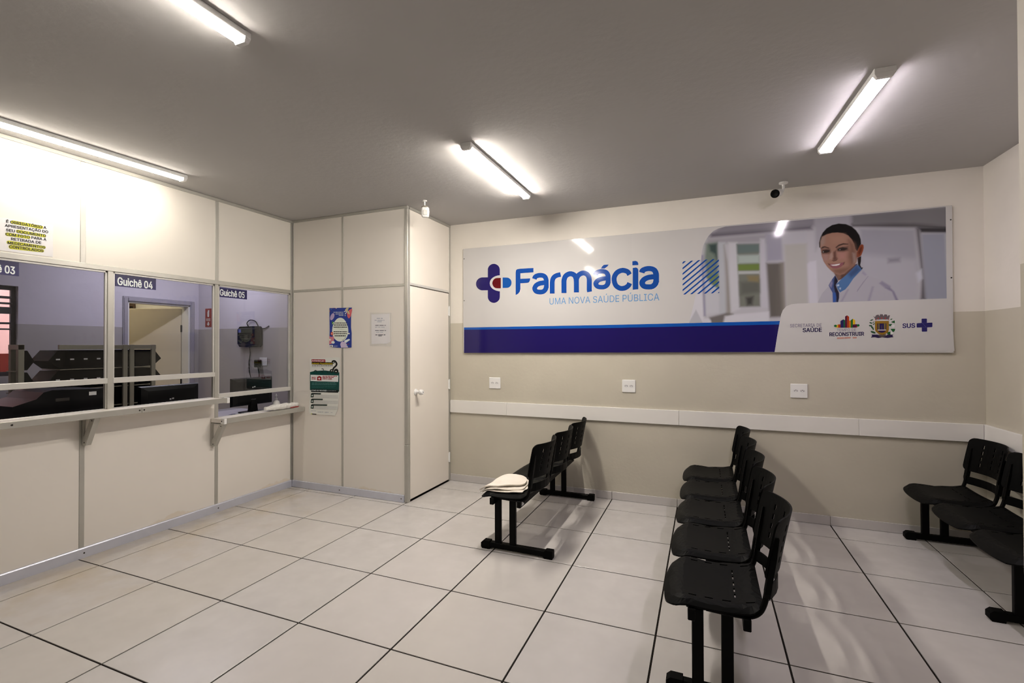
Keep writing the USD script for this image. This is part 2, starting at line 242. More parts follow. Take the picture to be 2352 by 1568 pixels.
DATA = {
 'far0': [[[(2.0084,2.2612),(2.0126,2.2866),(2.0237,2.2949),(2.0498,2.2984),(2.2058,2.2973),(2.2056,2.253),(2.0606,2.2516),(2.0605,2.1927),(2.1705,2.1917),(2.165,2.1653),(2.1542,2.1507),(2.1352,2.1466),(2.0603,2.1467),(2.0601,2.0852),(2.0532,2.06),(2.0353,2.039),(2.0077,2.0261)]]],
 'far1': [[[(2.2402,2.174),(2.2439,2.1863),(2.2533,2.1911),(2.271,2.1942),(2.2897,2.1935),(2.3038,2.1896),(2.3103,2.1856),(2.3155,2.1773),(2.3199,2.1628),(2.2842,2.1607),(2.2656,2.1571),(2.2396,2.1479),(2.2209,2.1364),(2.2112,2.127),(2.2038,2.1176),(2.1948,2.0987),(2.1931,2.0892),(2.1933,2.0811),(2.1952,2.072),(2.2008,2.0586),(2.2091,2.0467),(2.219,2.0371),(2.2314,2.0298),(2.2454,2.0251),(2.265,2.0217),(2.2888,2.0204),(2.3072,2.0221),(2.3233,2.0268),(2.3389,2.0364),(2.3522,2.0495),(2.3618,2.0641),(2.3675,2.0831),(2.3704,2.0829),(2.3699,2.1622),(2.3658,2.182),(2.3587,2.1992),(2.3516,2.2105),(2.3419,2.2209),(2.3291,2.2297),(2.3158,2.2355),(2.3018,2.2394),(2.2826,2.2423),(2.2643,2.242),(2.2465,2.2396),(2.2247,2.233),(2.2081,2.2223),(2.1987,2.2109),(2.192,2.1917)],[(2.3209,2.1144),(2.3209,2.1074),(2.3165,2.086),(2.3085,2.0758),(2.3005,2.0703),(2.2855,2.0682),(2.2605,2.0705),(2.2504,2.0736),(2.2454,2.0796),(2.2439,2.0842),(2.2487,2.0927),(2.2555,2.0997),(2.2641,2.1048),(2.2891,2.1127)]]],
 'far2': [[[(2.4326,2.0228),(2.433,2.1335),(2.4341,2.145),(2.437,2.158),(2.4437,2.1708),(2.4544,2.1789),(2.4715,2.1852),(2.5029,2.1897),(2.4924,2.2362),(2.4529,2.23),(2.4354,2.2237),(2.4236,2.2177),(2.4131,2.2102),(2.4039,2.2008),(2.3948,2.1865),(2.3896,2.1734),(2.3854,2.1549),(2.3837,2.1379),(2.3833,2.025)]]],
 'far3': [[[(2.6858,2.1502),(2.6902,2.162),(2.6963,2.1728),(2.7029,2.1793),(2.7103,2.1838),(2.7229,2.1886),(2.7316,2.1896),(2.7409,2.1876),(2.7515,2.1816),(2.7574,2.1748),(2.7609,2.1685),(2.7658,2.1508),(2.7665,2.1367),(2.7652,2.0495),(2.7663,2.0346),(2.7694,2.0202),(2.8173,2.0276),(2.8146,2.0397),(2.814,2.0486),(2.8154,2.135),(2.8132,2.162),(2.8087,2.1782),(2.8023,2.1926),(2.794,2.2054),(2.7874,2.2128),(2.7755,2.2229),(2.7566,2.2327),(2.7414,2.237),(2.7256,2.2384),(2.709,2.2361),(2.6921,2.2304),(2.673,2.22),(2.6613,2.21),(2.6496,2.221),(2.6331,2.2308),(2.6116,2.238),(2.595,2.2398),(2.5835,2.2388),(2.5696,2.2354),(2.5544,2.2291),(2.5457,2.2241),(2.5347,2.2157),(2.5289,2.2097),(2.5227,2.2012),(2.5158,2.1879),(2.5092,2.1681),(2.5054,2.1469),(2.5053,2.0245),(2.5575,2.0223),(2.5574,2.137),(2.5587,2.1489),(2.5643,2.1668),(2.5712,2.1777),(2.5841,2.1857),(2.5977,2.1893),(2.6102,2.1868),(2.6213,2.1805),(2.6274,2.1716),(2.633,2.1544),(2.6348,2.1322),(2.6344,2.025),(2.6856,2.0226)]]],
 'far4': [[[(2.8765,2.1801),(2.88,2.1911),(2.889,2.1954),(2.9058,2.198),(2.9236,2.1973),(2.937,2.1937),(2.9431,2.1901),(2.9482,2.1826),(2.9523,2.1695),(2.9183,2.1679),(2.9,2.1646),(2.8831,2.1595),(2.8712,2.1545),(2.8545,2.1436),(2.8408,2.1283),(2.8355,2.1189),(2.8324,2.1099),(2.8315,2.1024),(2.8328,2.0916),(2.8359,2.0827),(2.8412,2.0732),(2.8497,2.063),(2.8611,2.0542),(2.8748,2.0483),(2.8936,2.0441),(2.9157,2.0421),(2.9354,2.0427),(2.9529,2.0466),(2.9667,2.0535),(2.976,2.0607),(2.987,2.0727),(2.9932,2.083),(2.9975,2.0978),(3.0003,2.0976),(2.9997,2.17),(2.9956,2.1875),(2.9861,2.2071),(2.9782,2.217),(2.9674,2.2259),(2.9548,2.2324),(2.9423,2.2366),(2.9247,2.2403),(2.912,2.2413),(2.8935,2.2405),(2.8776,2.238),(2.8588,2.2317),(2.8439,2.2218),(2.8358,2.2112),(2.8306,2.1962)],[(2.9532,2.1261),(2.9532,2.1199),(2.949,2.1007),(2.9414,2.0916),(2.9338,2.0867),(2.9195,2.0849),(2.8957,2.0871),(2.8856,2.0903),(2.8806,2.0971),(2.8803,2.1007),(2.8866,2.1095),(2.8931,2.1148),(2.9029,2.1193),(2.9263,2.1252)]]],
 'far5': [[[(2.9069,2.2463),(2.9178,2.266),(2.9346,2.2804),(2.9822,2.2808),(2.9703,2.2649),(2.9416,2.2441)]]],
 'far6': [[[(3.2007,2.1813),(3.1872,2.2066),(3.1757,2.2185),(3.1671,2.2242),(3.1549,2.2303),(3.1321,2.2378),(3.1138,2.2401),(3.0905,2.2375),(3.0682,2.23),(3.0497,2.2188),(3.0372,2.2067),(3.024,2.1882),(3.0155,2.1699),(3.0109,2.1489),(3.0106,2.1265),(3.0151,2.0991),(3.0229,2.0762),(3.033,2.0592),(3.0442,2.0468),(3.0626,2.0328),(3.0788,2.0245),(3.0948,2.0198),(3.1166,2.0185),(3.1382,2.0214),(3.1533,2.0263),(3.1707,2.0366),(3.1831,2.0471),(3.1918,2.0567),(3.1972,2.066),(3.2027,2.0799),(3.161,2.1013),(3.1544,2.0856),(3.1455,2.0772),(3.1361,2.0708),(3.1267,2.0675),(3.1132,2.0656),(3.1007,2.0663),(3.0941,2.0684),(3.0821,2.0752),(3.0748,2.0813),(3.0694,2.0873),(3.0657,2.0938),(3.0622,2.1031),(3.0586,2.1188),(3.0572,2.1326),(3.0581,2.1446),(3.0629,2.159),(3.0734,2.1746),(3.0826,2.1829),(3.0989,2.1903),(3.1081,2.1923),(3.12,2.1926),(3.129,2.1907),(3.1429,2.1853),(3.1505,2.1803),(3.1614,2.1592)]]],
 'far7': [[[(3.2112,2.2327),(3.2419,2.2354),(3.2555,2.2276),(3.2622,2.212),(3.2613,2.0271),(3.2102,2.0249)]]],
 'far8': [[[(3.208,2.2972),(3.2365,2.2988),(3.2558,2.2904),(3.2625,2.2725),(3.2624,2.2574),(3.2079,2.2587)]]],
 'far9': [[[(3.3189,2.1737),(3.3227,2.186),(3.3323,2.1908),(3.3502,2.1937),(3.3692,2.1929),(3.3835,2.189),(3.3901,2.1849),(3.3954,2.1766),(3.3998,2.162),(3.3636,2.1601),(3.344,2.1565),(3.326,2.1508),(3.3133,2.1452),(3.3052,2.1405),(3.2954,2.133),(3.2808,2.1159),(3.2751,2.1054),(3.2718,2.0953),(3.2709,2.087),(3.2723,2.0749),(3.2756,2.065),(3.2812,2.0544),(3.2902,2.0431),(3.3024,2.0333),(3.317,2.0268),(3.3371,2.0221),(3.3606,2.0199),(3.3816,2.0207),(3.4003,2.025),(3.4151,2.0328),(3.425,2.0408),(3.4367,2.0542),(3.4433,2.0656),(3.4479,2.0821),(3.4509,2.0819),(3.4511,2.1486),(3.4503,2.1626),(3.446,2.1821),(3.4413,2.194),(3.4359,2.2039),(3.4275,2.2149),(3.4159,2.2248),(3.4025,2.2321),(3.3892,2.2368),(3.3704,2.2408),(3.3569,2.2419),(3.3371,2.241),(3.3202,2.2383),(3.3001,2.2313),(3.2916,2.2262),(3.2842,2.2202),(3.2792,2.2146),(3.2755,2.2083),(3.27,2.1917)],[(3.4007,2.1137),(3.4007,2.1067),(3.3962,2.0852),(3.3881,2.0751),(3.38,2.0696),(3.3648,2.0677),(3.3393,2.0701),(3.3285,2.0735),(3.3232,2.0812),(3.323,2.0851),(3.3297,2.095),(3.3366,2.1009),(3.3471,2.106),(3.3608,2.1104),(3.372,2.1126)]]],
 'logo_navy': [[[(1.6882,2.0013),(1.6971,1.9839),(1.711,1.9693),(1.7287,1.959),(1.7419,1.9548),(1.7557,1.9531),(1.7694,1.9538),(1.7825,1.957),(1.8001,1.966),(1.8139,1.9793),(1.8203,1.9901),(1.8243,2.0019),(1.8257,2.0143),(1.8259,2.0732),(1.8109,2.0753),(1.7868,2.0813),(1.7646,2.0903),(1.7451,2.1019),(1.7366,2.1086),(1.7225,2.1234),(1.7128,2.1396),(1.7079,2.1565),(1.7079,2.1735),(1.7129,2.1899),(1.7227,2.2051),(1.7369,2.2184),(1.7548,2.2294),(1.7758,2.2376),(1.7991,2.2427),(1.8263,2.2445),(1.8262,2.3084),(1.8213,2.3269),(1.8108,2.3437),(1.8011,2.3532),(1.7836,2.364),(1.7704,2.3686),(1.7567,2.3707),(1.743,2.3704),(1.7235,2.3654),(1.7068,2.3552),(1.6944,2.3408),(1.689,2.3295),(1.6863,2.3173),(1.6857,2.2306),(1.6124,2.233),(1.5904,2.2288),(1.571,2.2189),(1.5604,2.2095),(1.5521,2.1984),(1.5448,2.1791),(1.5441,2.1585),(1.5501,2.1382),(1.5623,2.1201),(1.5796,2.1058),(1.6004,2.0964),(1.6154,2.0933),(1.6854,2.0911),(1.6852,2.0201)]]],
 'logo_red': [[[(1.8376,2.2155),(1.8373,2.1049),(1.7932,2.107),(1.778,2.11),(1.7639,2.1172),(1.7522,2.128),(1.7439,2.1416),(1.7395,2.1568),(1.7396,2.1725),(1.744,2.1873),(1.7524,2.2),(1.7641,2.2096),(1.7782,2.2153),(1.7935,2.2167)]]],
 'logo_blue': [[[(1.8585,2.1078),(1.8588,2.2182),(1.9081,2.2148),(1.923,2.2117),(1.9368,2.2046),(1.9481,2.1938),(1.9562,2.1804),(1.9604,2.1654),(1.9604,2.15),(1.9561,2.1354),(1.9479,2.1228),(1.9365,2.1133),(1.9227,2.1075),(1.9078,2.1061)]]],
 'stripes': [[[(3.9653,2.2461),(3.9653,2.2615),(3.6586,2.0063),(3.6586,1.9904)]],[[(3.9656,2.1979),(3.9655,2.2133),(3.6626,1.9598),(3.6816,1.9599)]],[[(3.9658,2.1496),(3.9657,2.165),(3.7219,1.96),(3.7408,1.9601)]],[[(3.9661,2.1014),(3.966,2.1168),(3.7807,1.9602),(3.7994,1.9603)]],[[(3.9663,2.0531),(3.9662,2.0685),(3.8389,1.9604),(3.8574,1.9605)]],[[(3.9666,2.0049),(3.9665,2.0203),(3.8965,1.9606),(3.9148,1.9607)]],[[(3.9535,1.9608),(3.9668,1.9608),(3.9667,1.9721)]],[[(3.69,2.2649),(3.6702,2.2647),(3.659,2.2556),(3.659,2.2397)]],[[(3.7514,2.2653),(3.7318,2.2652),(3.659,2.2058),(3.6589,2.1898)]],[[(3.8121,2.2658),(3.7928,2.2657),(3.6589,2.1559),(3.6588,2.14)]],[[(3.6588,2.106),(3.6588,2.0901),(3.8722,2.2663),(3.8531,2.2661)]],[[(3.6587,2.0562),(3.6587,2.0403),(3.9317,2.2667),(3.9128,2.2666)]]],
 'band_blue': [[[(1.397,1.6946),(2.9878,1.6931),(4.4437,1.699),(4.4369,1.6693),(2.9876,1.6634),(1.397,1.6707)]]],
 'band_navy': [[[(1.397,1.673),(2.9876,1.6677),(4.437,1.673),(4.3992,1.4342),(3.3939,1.4277),(1.3965,1.4173)]]],
 'tab': [[[(4.3992,1.4323),(4.4233,1.5948),(4.4506,1.7548),(4.4639,1.7916),(4.4902,1.8243),(4.5291,1.8396),(4.574,1.8436),(5.0851,1.8463),(5.5915,1.847),(5.6089,1.4438)]]],
 'photo_mask': [(3.7117,1.6944),(3.7564,1.8821),(3.79,2.0668),(3.8182,2.2857),(3.825,2.3432),(3.836,2.3945),(3.8566,2.4391),(3.8836,2.4829),(3.9209,2.5199),(3.9632,2.5388),(4.0207,2.5505),(4.8574,2.5483),(5.5812,2.553),(5.5853,2.3051),(5.5929,1.8489),(5.5912,1.6562)],
 'photo_soft': [([(3.5569,2.8393),(5.6777,2.5888),(5.6692,1.6178),(3.5505,1.6526)],[.448,.444,.492],.0168),([(3.6622,1.6977),(3.7787,1.9976),(3.834,2.2266),(3.8384,1.6918)],[.569,.57,.627],.0126),([(3.7723,1.8175),(3.8309,1.692),(3.7062,1.6945)],[.425,.427,.479],.0084),([(3.8621,2.4675),(4.0105,2.58),(4.7132,2.5742),(4.7126,2.4885),(4.353,2.4794)],[.238,.228,.268],.0294),([(3.9049,2.496),(4.3531,2.4927),(4.6759,2.4964),(4.6849,2.4612),(4.3529,2.4661),(3.9047,2.466)],[.126,.116,.148],.0252),([(3.8727,2.455),(4.3528,2.455),(4.3523,2.3798),(3.8618,2.4097)],[.324,.316,.354],.0252),([(3.8565,2.4101),(3.952,2.4194),(3.9615,2.2638),(3.9651,1.9888),(3.902,2.0148),(3.8602,2.1324),(3.8417,2.2608)],[.167,.213,.181],.0252),([(3.8831,2.4022),(3.9519,2.4045),(3.952,2.253),(3.9302,2.312),(3.8933,2.3379)],[.05,.078,.075],.021),([(3.8548,2.1211),(3.9639,2.1377),(3.9631,2.0004),(3.9127,2.0258)],[.155,.213,.103],.021),([(3.8408,2.1104),(3.9022,2.0378),(3.9703,1.9886),(3.9691,1.7828),(3.8527,1.7746)],[.482,.492,.543],.0168),([(3.8183,2.3089),(3.8377,2.3074),(3.8537,1.7573),(3.8366,1.7577)],[.262,.253,.354],.0147),([(3.9656,2.4125),(4.0146,2.4084),(4.0221,1.7699),(3.969,1.7657)],[.425,.444,.492],.0168),([(4.0072,2.3861),(4.0354,2.2358),(4.0675,1.7517),(4.024,1.7415),(4.02,2.1001)],[.279,.266,.251],.021),([(4.0457,2.4057),(4.1125,2.4001),(4.1312,1.812),(4.0625,1.7802)],[.506,.511,.557],.0168),([(4.1124,2.3831),(4.2883,2.3741),(4.2946,1.829),(4.1293,1.829)],[.174,.184,.161],.0147),([(4.1124,2.3831),(4.2883,2.3719),(4.2898,2.3016),(4.117,2.3036)],[.126,.17,.167],.0189),([(4.1169,2.2867),(4.2897,2.2794),(4.2892,2.2071),(4.1195,2.213)],[.373,.438,.42],.0189),([(4.1195,2.2051),(4.2892,2.1993),(4.2888,2.1448),(4.1212,2.1508)],[.149,.213,.06],.0126),([(4.1211,2.1463),(4.2888,2.1382),(4.2886,2.1137),(4.121,2.1192)],[.404,.427,.431],.0105),([(4.1358,2.0484),(4.2912,2.0624),(4.2954,1.9511),(4.1401,1.9356)],[.121,.127,.113],.0294),([(4.1917,2.1015),(4.2865,2.096),(4.2812,2.0407),(4.2015,2.0562)],[.223,.184,.103],.0189),([(4.1805,1.9114),(4.2407,1.9201),(4.2302,1.8479),(4.1901,1.8437)],[.063,.062,.06],.021),([(4.2955,2.418),(4.3349,2.4145),(4.3564,1.8159),(4.3015,1.8177)],[.471,.468,.53],.0168),([(4.3381,2.4564),(4.4575,2.4532),(4.4673,2.2168),(4.3434,2.2167)],[.315,.311,.386],.021),([(4.3414,2.2013),(4.471,2.1969),(4.4851,1.7332),(4.3656,1.7329)],[.126,.116,.108],.0189),([(4.448,2.1941),(4.4787,2.1942),(4.4879,1.7331),(4.4641,1.7337)],[.223,.205,.188],.0252),([(4.4798,2.3526),(4.6453,2.3497),(4.6508,1.817),(4.4884,1.8116)],[.404,.399,.386],.021),([(4.4651,2.4492),(4.6404,2.4482),(4.6398,2.3577),(4.4722,2.3609)],[.437,.438,.492],.0168),([(4.6477,2.1719),(4.6645,2.1922),(4.7105,2.1976),(4.7225,1.8359),(4.6583,1.8382)],[.531,.53,.598],.0126),([(4.704,2.5644),(4.9563,2.5693),(4.9622,2.4328),(4.7482,2.3784),(4.7065,2.2749)],[.353,.346,.397],.021),([(4.9562,2.5589),(5.5936,2.5595),(5.5922,2.3976),(5.2832,2.4277),(4.9582,2.475)],[.18,.177,.195],.0252),([(4.9626,2.4787),(5.3645,2.4449),(5.5846,2.4033),(5.5844,2.3778),(5.3642,2.4108),(4.9624,2.4578)],[.079,.076,.084],.0189),([(5.0143,2.4382),(5.3802,2.4012),(5.3974,2.0615),(5.0121,2.1474)],[.315,.316,.375],.0294),([(5.0127,2.2305),(5.3943,2.1617),(5.4091,1.8314),(5.0097,1.8361)],[.393,.393,.455],.042),([(5.2029,2.1804),(5.2771,2.1822),(5.2769,2.1498),(5.2026,2.1468)],[.23,.228,.277],.021),([(5.3931,2.41),(5.5922,2.3908),(5.6066,1.8386),(5.5859,1.8394),(5.5726,2.3504),(5.412,2.3682)],[.026,.024,.032],.0147),([(5.4135,2.3581),(5.5594,2.3487),(5.5813,1.8395),(5.433,1.8454)],[.279,.297,.375],.0168),([(5.3819,2.4051),(5.4043,2.4029),(5.4378,1.8452),(5.406,1.8464),(5.417,2.0204)],[.096,.091,.108],.0168),([(5.3814,2.0525),(5.4136,2.0805),(5.4185,2.0104),(5.3928,1.9818)],[.482,.505,.598],.0168),([(4.0,1.7193),(4.0158,1.7531),(4.0675,1.763),(4.3581,1.7827),(4.3623,1.6779),(3.9998,1.6851)],[.556,.557,.612],.0126),([(3.8845,1.745),(4.0264,1.7812),(4.0778,1.7684),(4.0106,1.7532),(3.9967,1.6852),(3.898,1.6871)],[.155,.144,.142],.0168),([(3.8343,1.7347),(3.8738,1.7337),(3.895,1.716),(3.9001,1.6871),(3.834,1.6884)],[.544,.543,.612],.0105),([(5.0285,2.1041),(5.0507,2.0802),(5.069,2.0477),(5.1169,2.0315),(5.1606,2.0068),(5.2145,1.9641),(5.2393,1.9187),(5.2708,1.8381),(5.2705,1.7942),(4.7144,1.8128),(4.7226,1.8589),(4.7547,1.9271),(4.7983,1.9804),(4.8526,1.964),(4.8716,1.9219),(4.9139,1.9473),(4.937,1.978),(4.9678,2.0309),(4.9983,2.0699)],[.388,.382,.443],.0035),([(5.069,2.0455),(5.0502,2.0173),(5.0238,1.9759),(4.9934,1.9255),(4.9973,1.9389),(5.0352,2.0001)],[.212,.198,.268],.0056),([(5.1605,2.0024),(5.2145,1.9597),(5.2108,1.9466),(5.1819,1.9435),(5.1422,1.9855)],[.254,.245,.334],.0098),([(5.1819,1.948),(5.2108,1.951),(5.2393,1.9143),(5.2673,1.8383),(5.2494,1.839),(5.2249,1.915),(5.1963,1.934)],[.215,.205,.295],.0084),([(4.9292,1.9466),(4.9368,1.9462),(4.8941,1.8524),(4.8826,1.8529)],[.279,.27,.354],.0112),([(5.0942,1.9612),(5.1053,1.9606),(5.0786,1.8454),(5.0638,1.846)],[.292,.284,.365],.0112),([(5.0359,2.0902),(5.058,2.0618),(5.0505,2.0533),(5.0283,2.0726)],[.305,.297,.397],.0098),([(4.9974,2.2011),(5.0237,2.2127),(5.0223,2.1722),(5.0168,2.141),(5.0249,2.1201),(5.0354,2.1195),(5.0285,2.1041),(5.0136,2.1132),(5.0026,2.1419)],[.007,.005,.007],.0028),([(4.838,2.084),(4.9074,2.0981),(4.9762,2.1482),(4.9996,2.1534),(4.9949,2.1289),(4.934,2.0737),(4.8916,2.0351),(4.8665,2.0228)],[.091,.045,.033],.0042),([(4.8457,2.079),(4.8842,2.0721),(4.884,2.0447),(4.8666,2.0274),(4.8533,2.0556)],[.187,.101,.075],.0098),([(4.9913,2.1436),(5.0033,2.141),(5.0266,2.1042),(4.9983,2.0699),(4.9678,2.0309),(4.937,1.978),(4.9139,1.9473),(4.8754,1.924),(4.8602,1.9544),(4.8508,1.9915),(4.8839,2.031),(4.9378,2.0826)],[.067,.157,.354],.0021),([(4.934,2.0737),(4.9913,2.1404),(5.021,2.1046),(4.9945,2.0746),(4.9527,2.0408)],[.038,.078,.195],.0196),([(4.8437,2.0676),(4.8608,2.0322),(4.8626,2.0138),(4.8489,1.9871),(4.8563,1.95),(4.8715,1.9173),(4.8693,1.8762),(4.8612,1.8262),(4.8275,1.8274),(4.8251,1.9239),(4.8098,1.9568),(4.7975,1.9874),(4.8221,2.0344)],[.047,.078,.218],.0021),([(4.8436,2.0653),(4.8638,2.0183),(4.8473,1.9871),(4.8685,1.9266),(4.8697,1.8808),(4.8554,1.8264),(4.8475,1.9),(4.8333,1.9787),(4.8376,2.0289)],[.012,.01,.027],.0042),([(4.8271,1.9238),(4.8445,1.9231),(4.85,1.8816),(4.8361,1.8271),(4.8291,1.8273)],[.026,.091,.354],.0084),([(4.8003,1.9872),(4.822,2.0298),(4.8257,2.002),(4.8157,1.9657)],[.223,.213,.354],.007),([(4.8566,1.989),(4.8702,1.9928),(4.872,1.979),(4.8585,1.9751)],[.425,.53,.709],.0035),([(4.8719,1.963),(4.8834,1.9647),(4.8833,1.9488),(4.8737,1.9492)],[.353,.456,.641],.0035),([(4.7338,2.3083),(4.7325,2.3456),(4.7415,2.3866),(4.7584,2.4268),(4.7861,2.4612),(4.8254,2.4851),(4.872,2.4929),(4.9218,2.4833),(4.9597,2.4605),(4.9897,2.4281),(5.0127,2.3852),(5.0222,2.3482),(5.0241,2.312),(5.0111,2.2814),(4.9997,2.2552),(4.7847,2.2626)],[.006,.005,.006],.0042),([(4.7409,2.3078),(4.7441,2.3585),(4.7542,2.3924),(4.7818,2.4084),(4.8249,2.4197),(4.8637,2.4194),(4.9021,2.4099),(4.9363,2.3885),(4.9608,2.3536),(4.9775,2.3158),(4.9848,2.2745),(4.9959,2.2555),(4.9974,2.2011),(4.9907,2.1653),(4.9762,2.1391),(4.938,2.1053),(4.9073,2.0753),(4.8765,2.068),(4.8457,2.079),(4.8148,2.1084),(4.7877,2.1424),(4.7645,2.1855),(4.751,2.2328),(4.7466,2.2748)],[.305,.167,.124],.0035),([(4.9943,2.2465),(5.015,2.2992),(5.0294,2.3102),(5.0405,2.3007),(5.0418,2.2789),(5.0364,2.2523),(5.0238,2.2172),(5.0068,2.204),(4.991,2.2052)],[.208,.048,.019],.0035),([(5.0015,2.2415),(5.0186,2.2808),(5.0299,2.2889),(5.0259,2.2531),(5.0107,2.2227)],[.101,.02,.009],.0056),([(4.7444,2.3538),(4.7573,2.3898),(4.7758,2.3951),(4.7704,2.3424),(4.7504,2.3116)],[.315,.221,.188],.0182),([(4.7974,2.4001),(4.9097,2.3946),(4.9207,2.3434),(4.832,2.3326)],[.343,.191,.142],.028),([(4.9399,2.3509),(4.9737,2.3162),(4.9884,2.2561),(4.9909,2.1925),(4.9725,2.153),(4.9497,2.1454),(4.935,2.2147),(4.9451,2.2822)],[.167,.086,.063],.0308),([(4.8663,2.2518),(4.9201,2.2522),(4.9158,2.1979),(4.8736,2.1963)],[.373,.184,.161],.0252),([(4.7551,2.2464),(4.7963,2.2479),(4.7959,2.1926),(4.7724,2.1942)],[.315,.184,.167],.0182),([(4.9637,2.2444),(4.9826,2.2384),(4.9907,2.1699),(4.9726,2.1598)],[.279,.191,.167],.0126),([(4.8305,2.1166),(4.9153,2.1249),(4.961,2.1356),(4.915,2.0862),(4.8765,2.0725),(4.8419,2.0884)],[.194,.101,.071],.021),([(4.8334,2.2589),(4.851,2.2736),(4.8537,2.2206),(4.8621,2.204),(4.8426,2.1884),(4.8291,2.1926)],[.121,.055,.043],.0098),([(4.81,2.2469),(4.8238,2.2642),(4.8305,2.2223),(4.8194,2.2011),(4.8046,2.2035)],[.363,.237,.203],.0098),([(4.8213,2.1917),(4.8387,2.1887),(4.8621,2.2008),(4.8542,2.1894),(4.8348,2.1834)],[.056,.022,.019],.0042),([(4.7475,2.2933),(4.8084,2.2931),(4.8159,2.2602),(4.8041,2.2473),(4.7532,2.2512)],[.143,.073,.056],.0112),([(4.855,2.2939),(4.9357,2.3011),(4.9392,2.2644),(4.901,2.2583),(4.8625,2.2613)],[.131,.069,.056],.0112),([(4.7456,2.299),(4.7575,2.312),(4.7741,2.3134),(4.803,2.2991),(4.8013,2.2918),(4.7732,2.3024),(4.7503,2.2949)],[.047,.026,.021],.0049),([(4.8481,2.2982),(4.8707,2.3183),(4.9015,2.3277),(4.9366,2.3202),(4.9358,2.3139),(4.9014,2.3158),(4.8706,2.3055),(4.8531,2.2932)],[.038,.021,.018],.0049),([(4.7505,2.2643),(4.7581,2.2795),(4.7809,2.2842),(4.8091,2.2783),(4.8066,2.2646),(4.7847,2.2571),(4.7591,2.2581)],[.022,.013,.012],.0063),([(4.858,2.2744),(4.8743,2.2896),(4.8974,2.296),(4.9287,2.2862),(4.9309,2.2778),(4.9087,2.2677),(4.8741,2.2677)],[.022,.013,.012],.0063),([(4.758,2.2702),(4.7651,2.2715),(4.7659,2.265),(4.7595,2.2636)],[.315,.297,.305],.0028),([(4.8742,2.2787),(4.8819,2.2799),(4.8827,2.2743),(4.8757,2.2731)],[.27,.253,.259],.0028),([(4.7938,2.1687),(4.8152,2.1608),(4.8143,2.1453),(4.8015,2.1544)],[.063,.026,.023],.0063),([(4.8849,2.1607),(4.911,2.1726),(4.9048,2.1521),(4.8848,2.1443)],[.063,.026,.023],.0063),([(4.8043,2.1607),(4.823,2.1649),(4.854,2.1619),(4.8849,2.168),(4.9049,2.1703),(4.8986,2.1488),(4.8847,2.1338),(4.8576,2.1232),(4.8305,2.1258),(4.8119,2.1399)],[.23,.082,.103],.0035),([(4.8136,2.1559),(4.8424,2.1567),(4.8803,2.162),(4.8733,2.1515),(4.8539,2.1459),(4.8283,2.1471)],[.694,.67,.671],.0028)],
 'skyline': [([(4.8775,1.6895),(4.8987,1.7024),(4.8982,1.6339),(4.8771,1.6342)],[.013,.011,.093]),([(4.8987,1.7024),(4.9112,1.6937),(4.9108,1.6337),(4.8982,1.6339)],[.005,.091,.044]),([(4.9372,1.6915),(4.9503,1.6912),(4.9498,1.633),(4.9368,1.6332)],[.531,.177,.008]),([(4.9101,1.7255),(4.9236,1.7351),(4.9228,1.6335),(4.9094,1.6337)],[.073,.004,.03]),([(4.9236,1.7351),(4.9374,1.7231),(4.9368,1.6332),(4.9228,1.6335)],[.388,.036,.006]),([(4.9489,1.6945),(4.9629,1.7065),(4.9623,1.6328),(4.9484,1.633)],[.007,.13,.02]),([(4.9629,1.7065),(4.9789,1.6939),(4.9786,1.6584),(4.9625,1.6587)],[.701,.427,.011]),([(4.9611,1.6587),(4.9902,1.6615),(4.99,1.634),(4.9609,1.6335)],[.063,.004,.037]),([(4.8617,1.662),(4.8773,1.6627),(4.8771,1.6342),(4.8615,1.6345)],[.415,.036,.006]),([(4.8518,1.6581),(4.8617,1.6606),(4.8615,1.6345),(4.8459,1.6347)],[.596,.399,.011]),([(4.8526,1.6497),(4.8512,1.6451),(4.8474,1.6417),(4.8423,1.6405),(4.8372,1.6419),(4.8335,1.6454),(4.8321,1.6501),(4.8336,1.6548),(4.8373,1.6582),(4.8424,1.6593),(4.8475,1.658),(4.8512,1.6545)],[.005,.116,.025]),([(4.9832,1.644),(4.997,1.6421),(4.9872,1.6337),(4.9831,1.6338)],[.315,.024,.015]),([(5.008,1.6512),(5.0067,1.6463),(5.0031,1.6427),(4.9983,1.6415),(4.9935,1.6429),(4.99,1.6466),(4.9888,1.6516),(4.9901,1.6565),(4.9936,1.6601),(4.9985,1.6613),(5.0033,1.6599),(5.0068,1.6562)],[.007,.13,.03])],
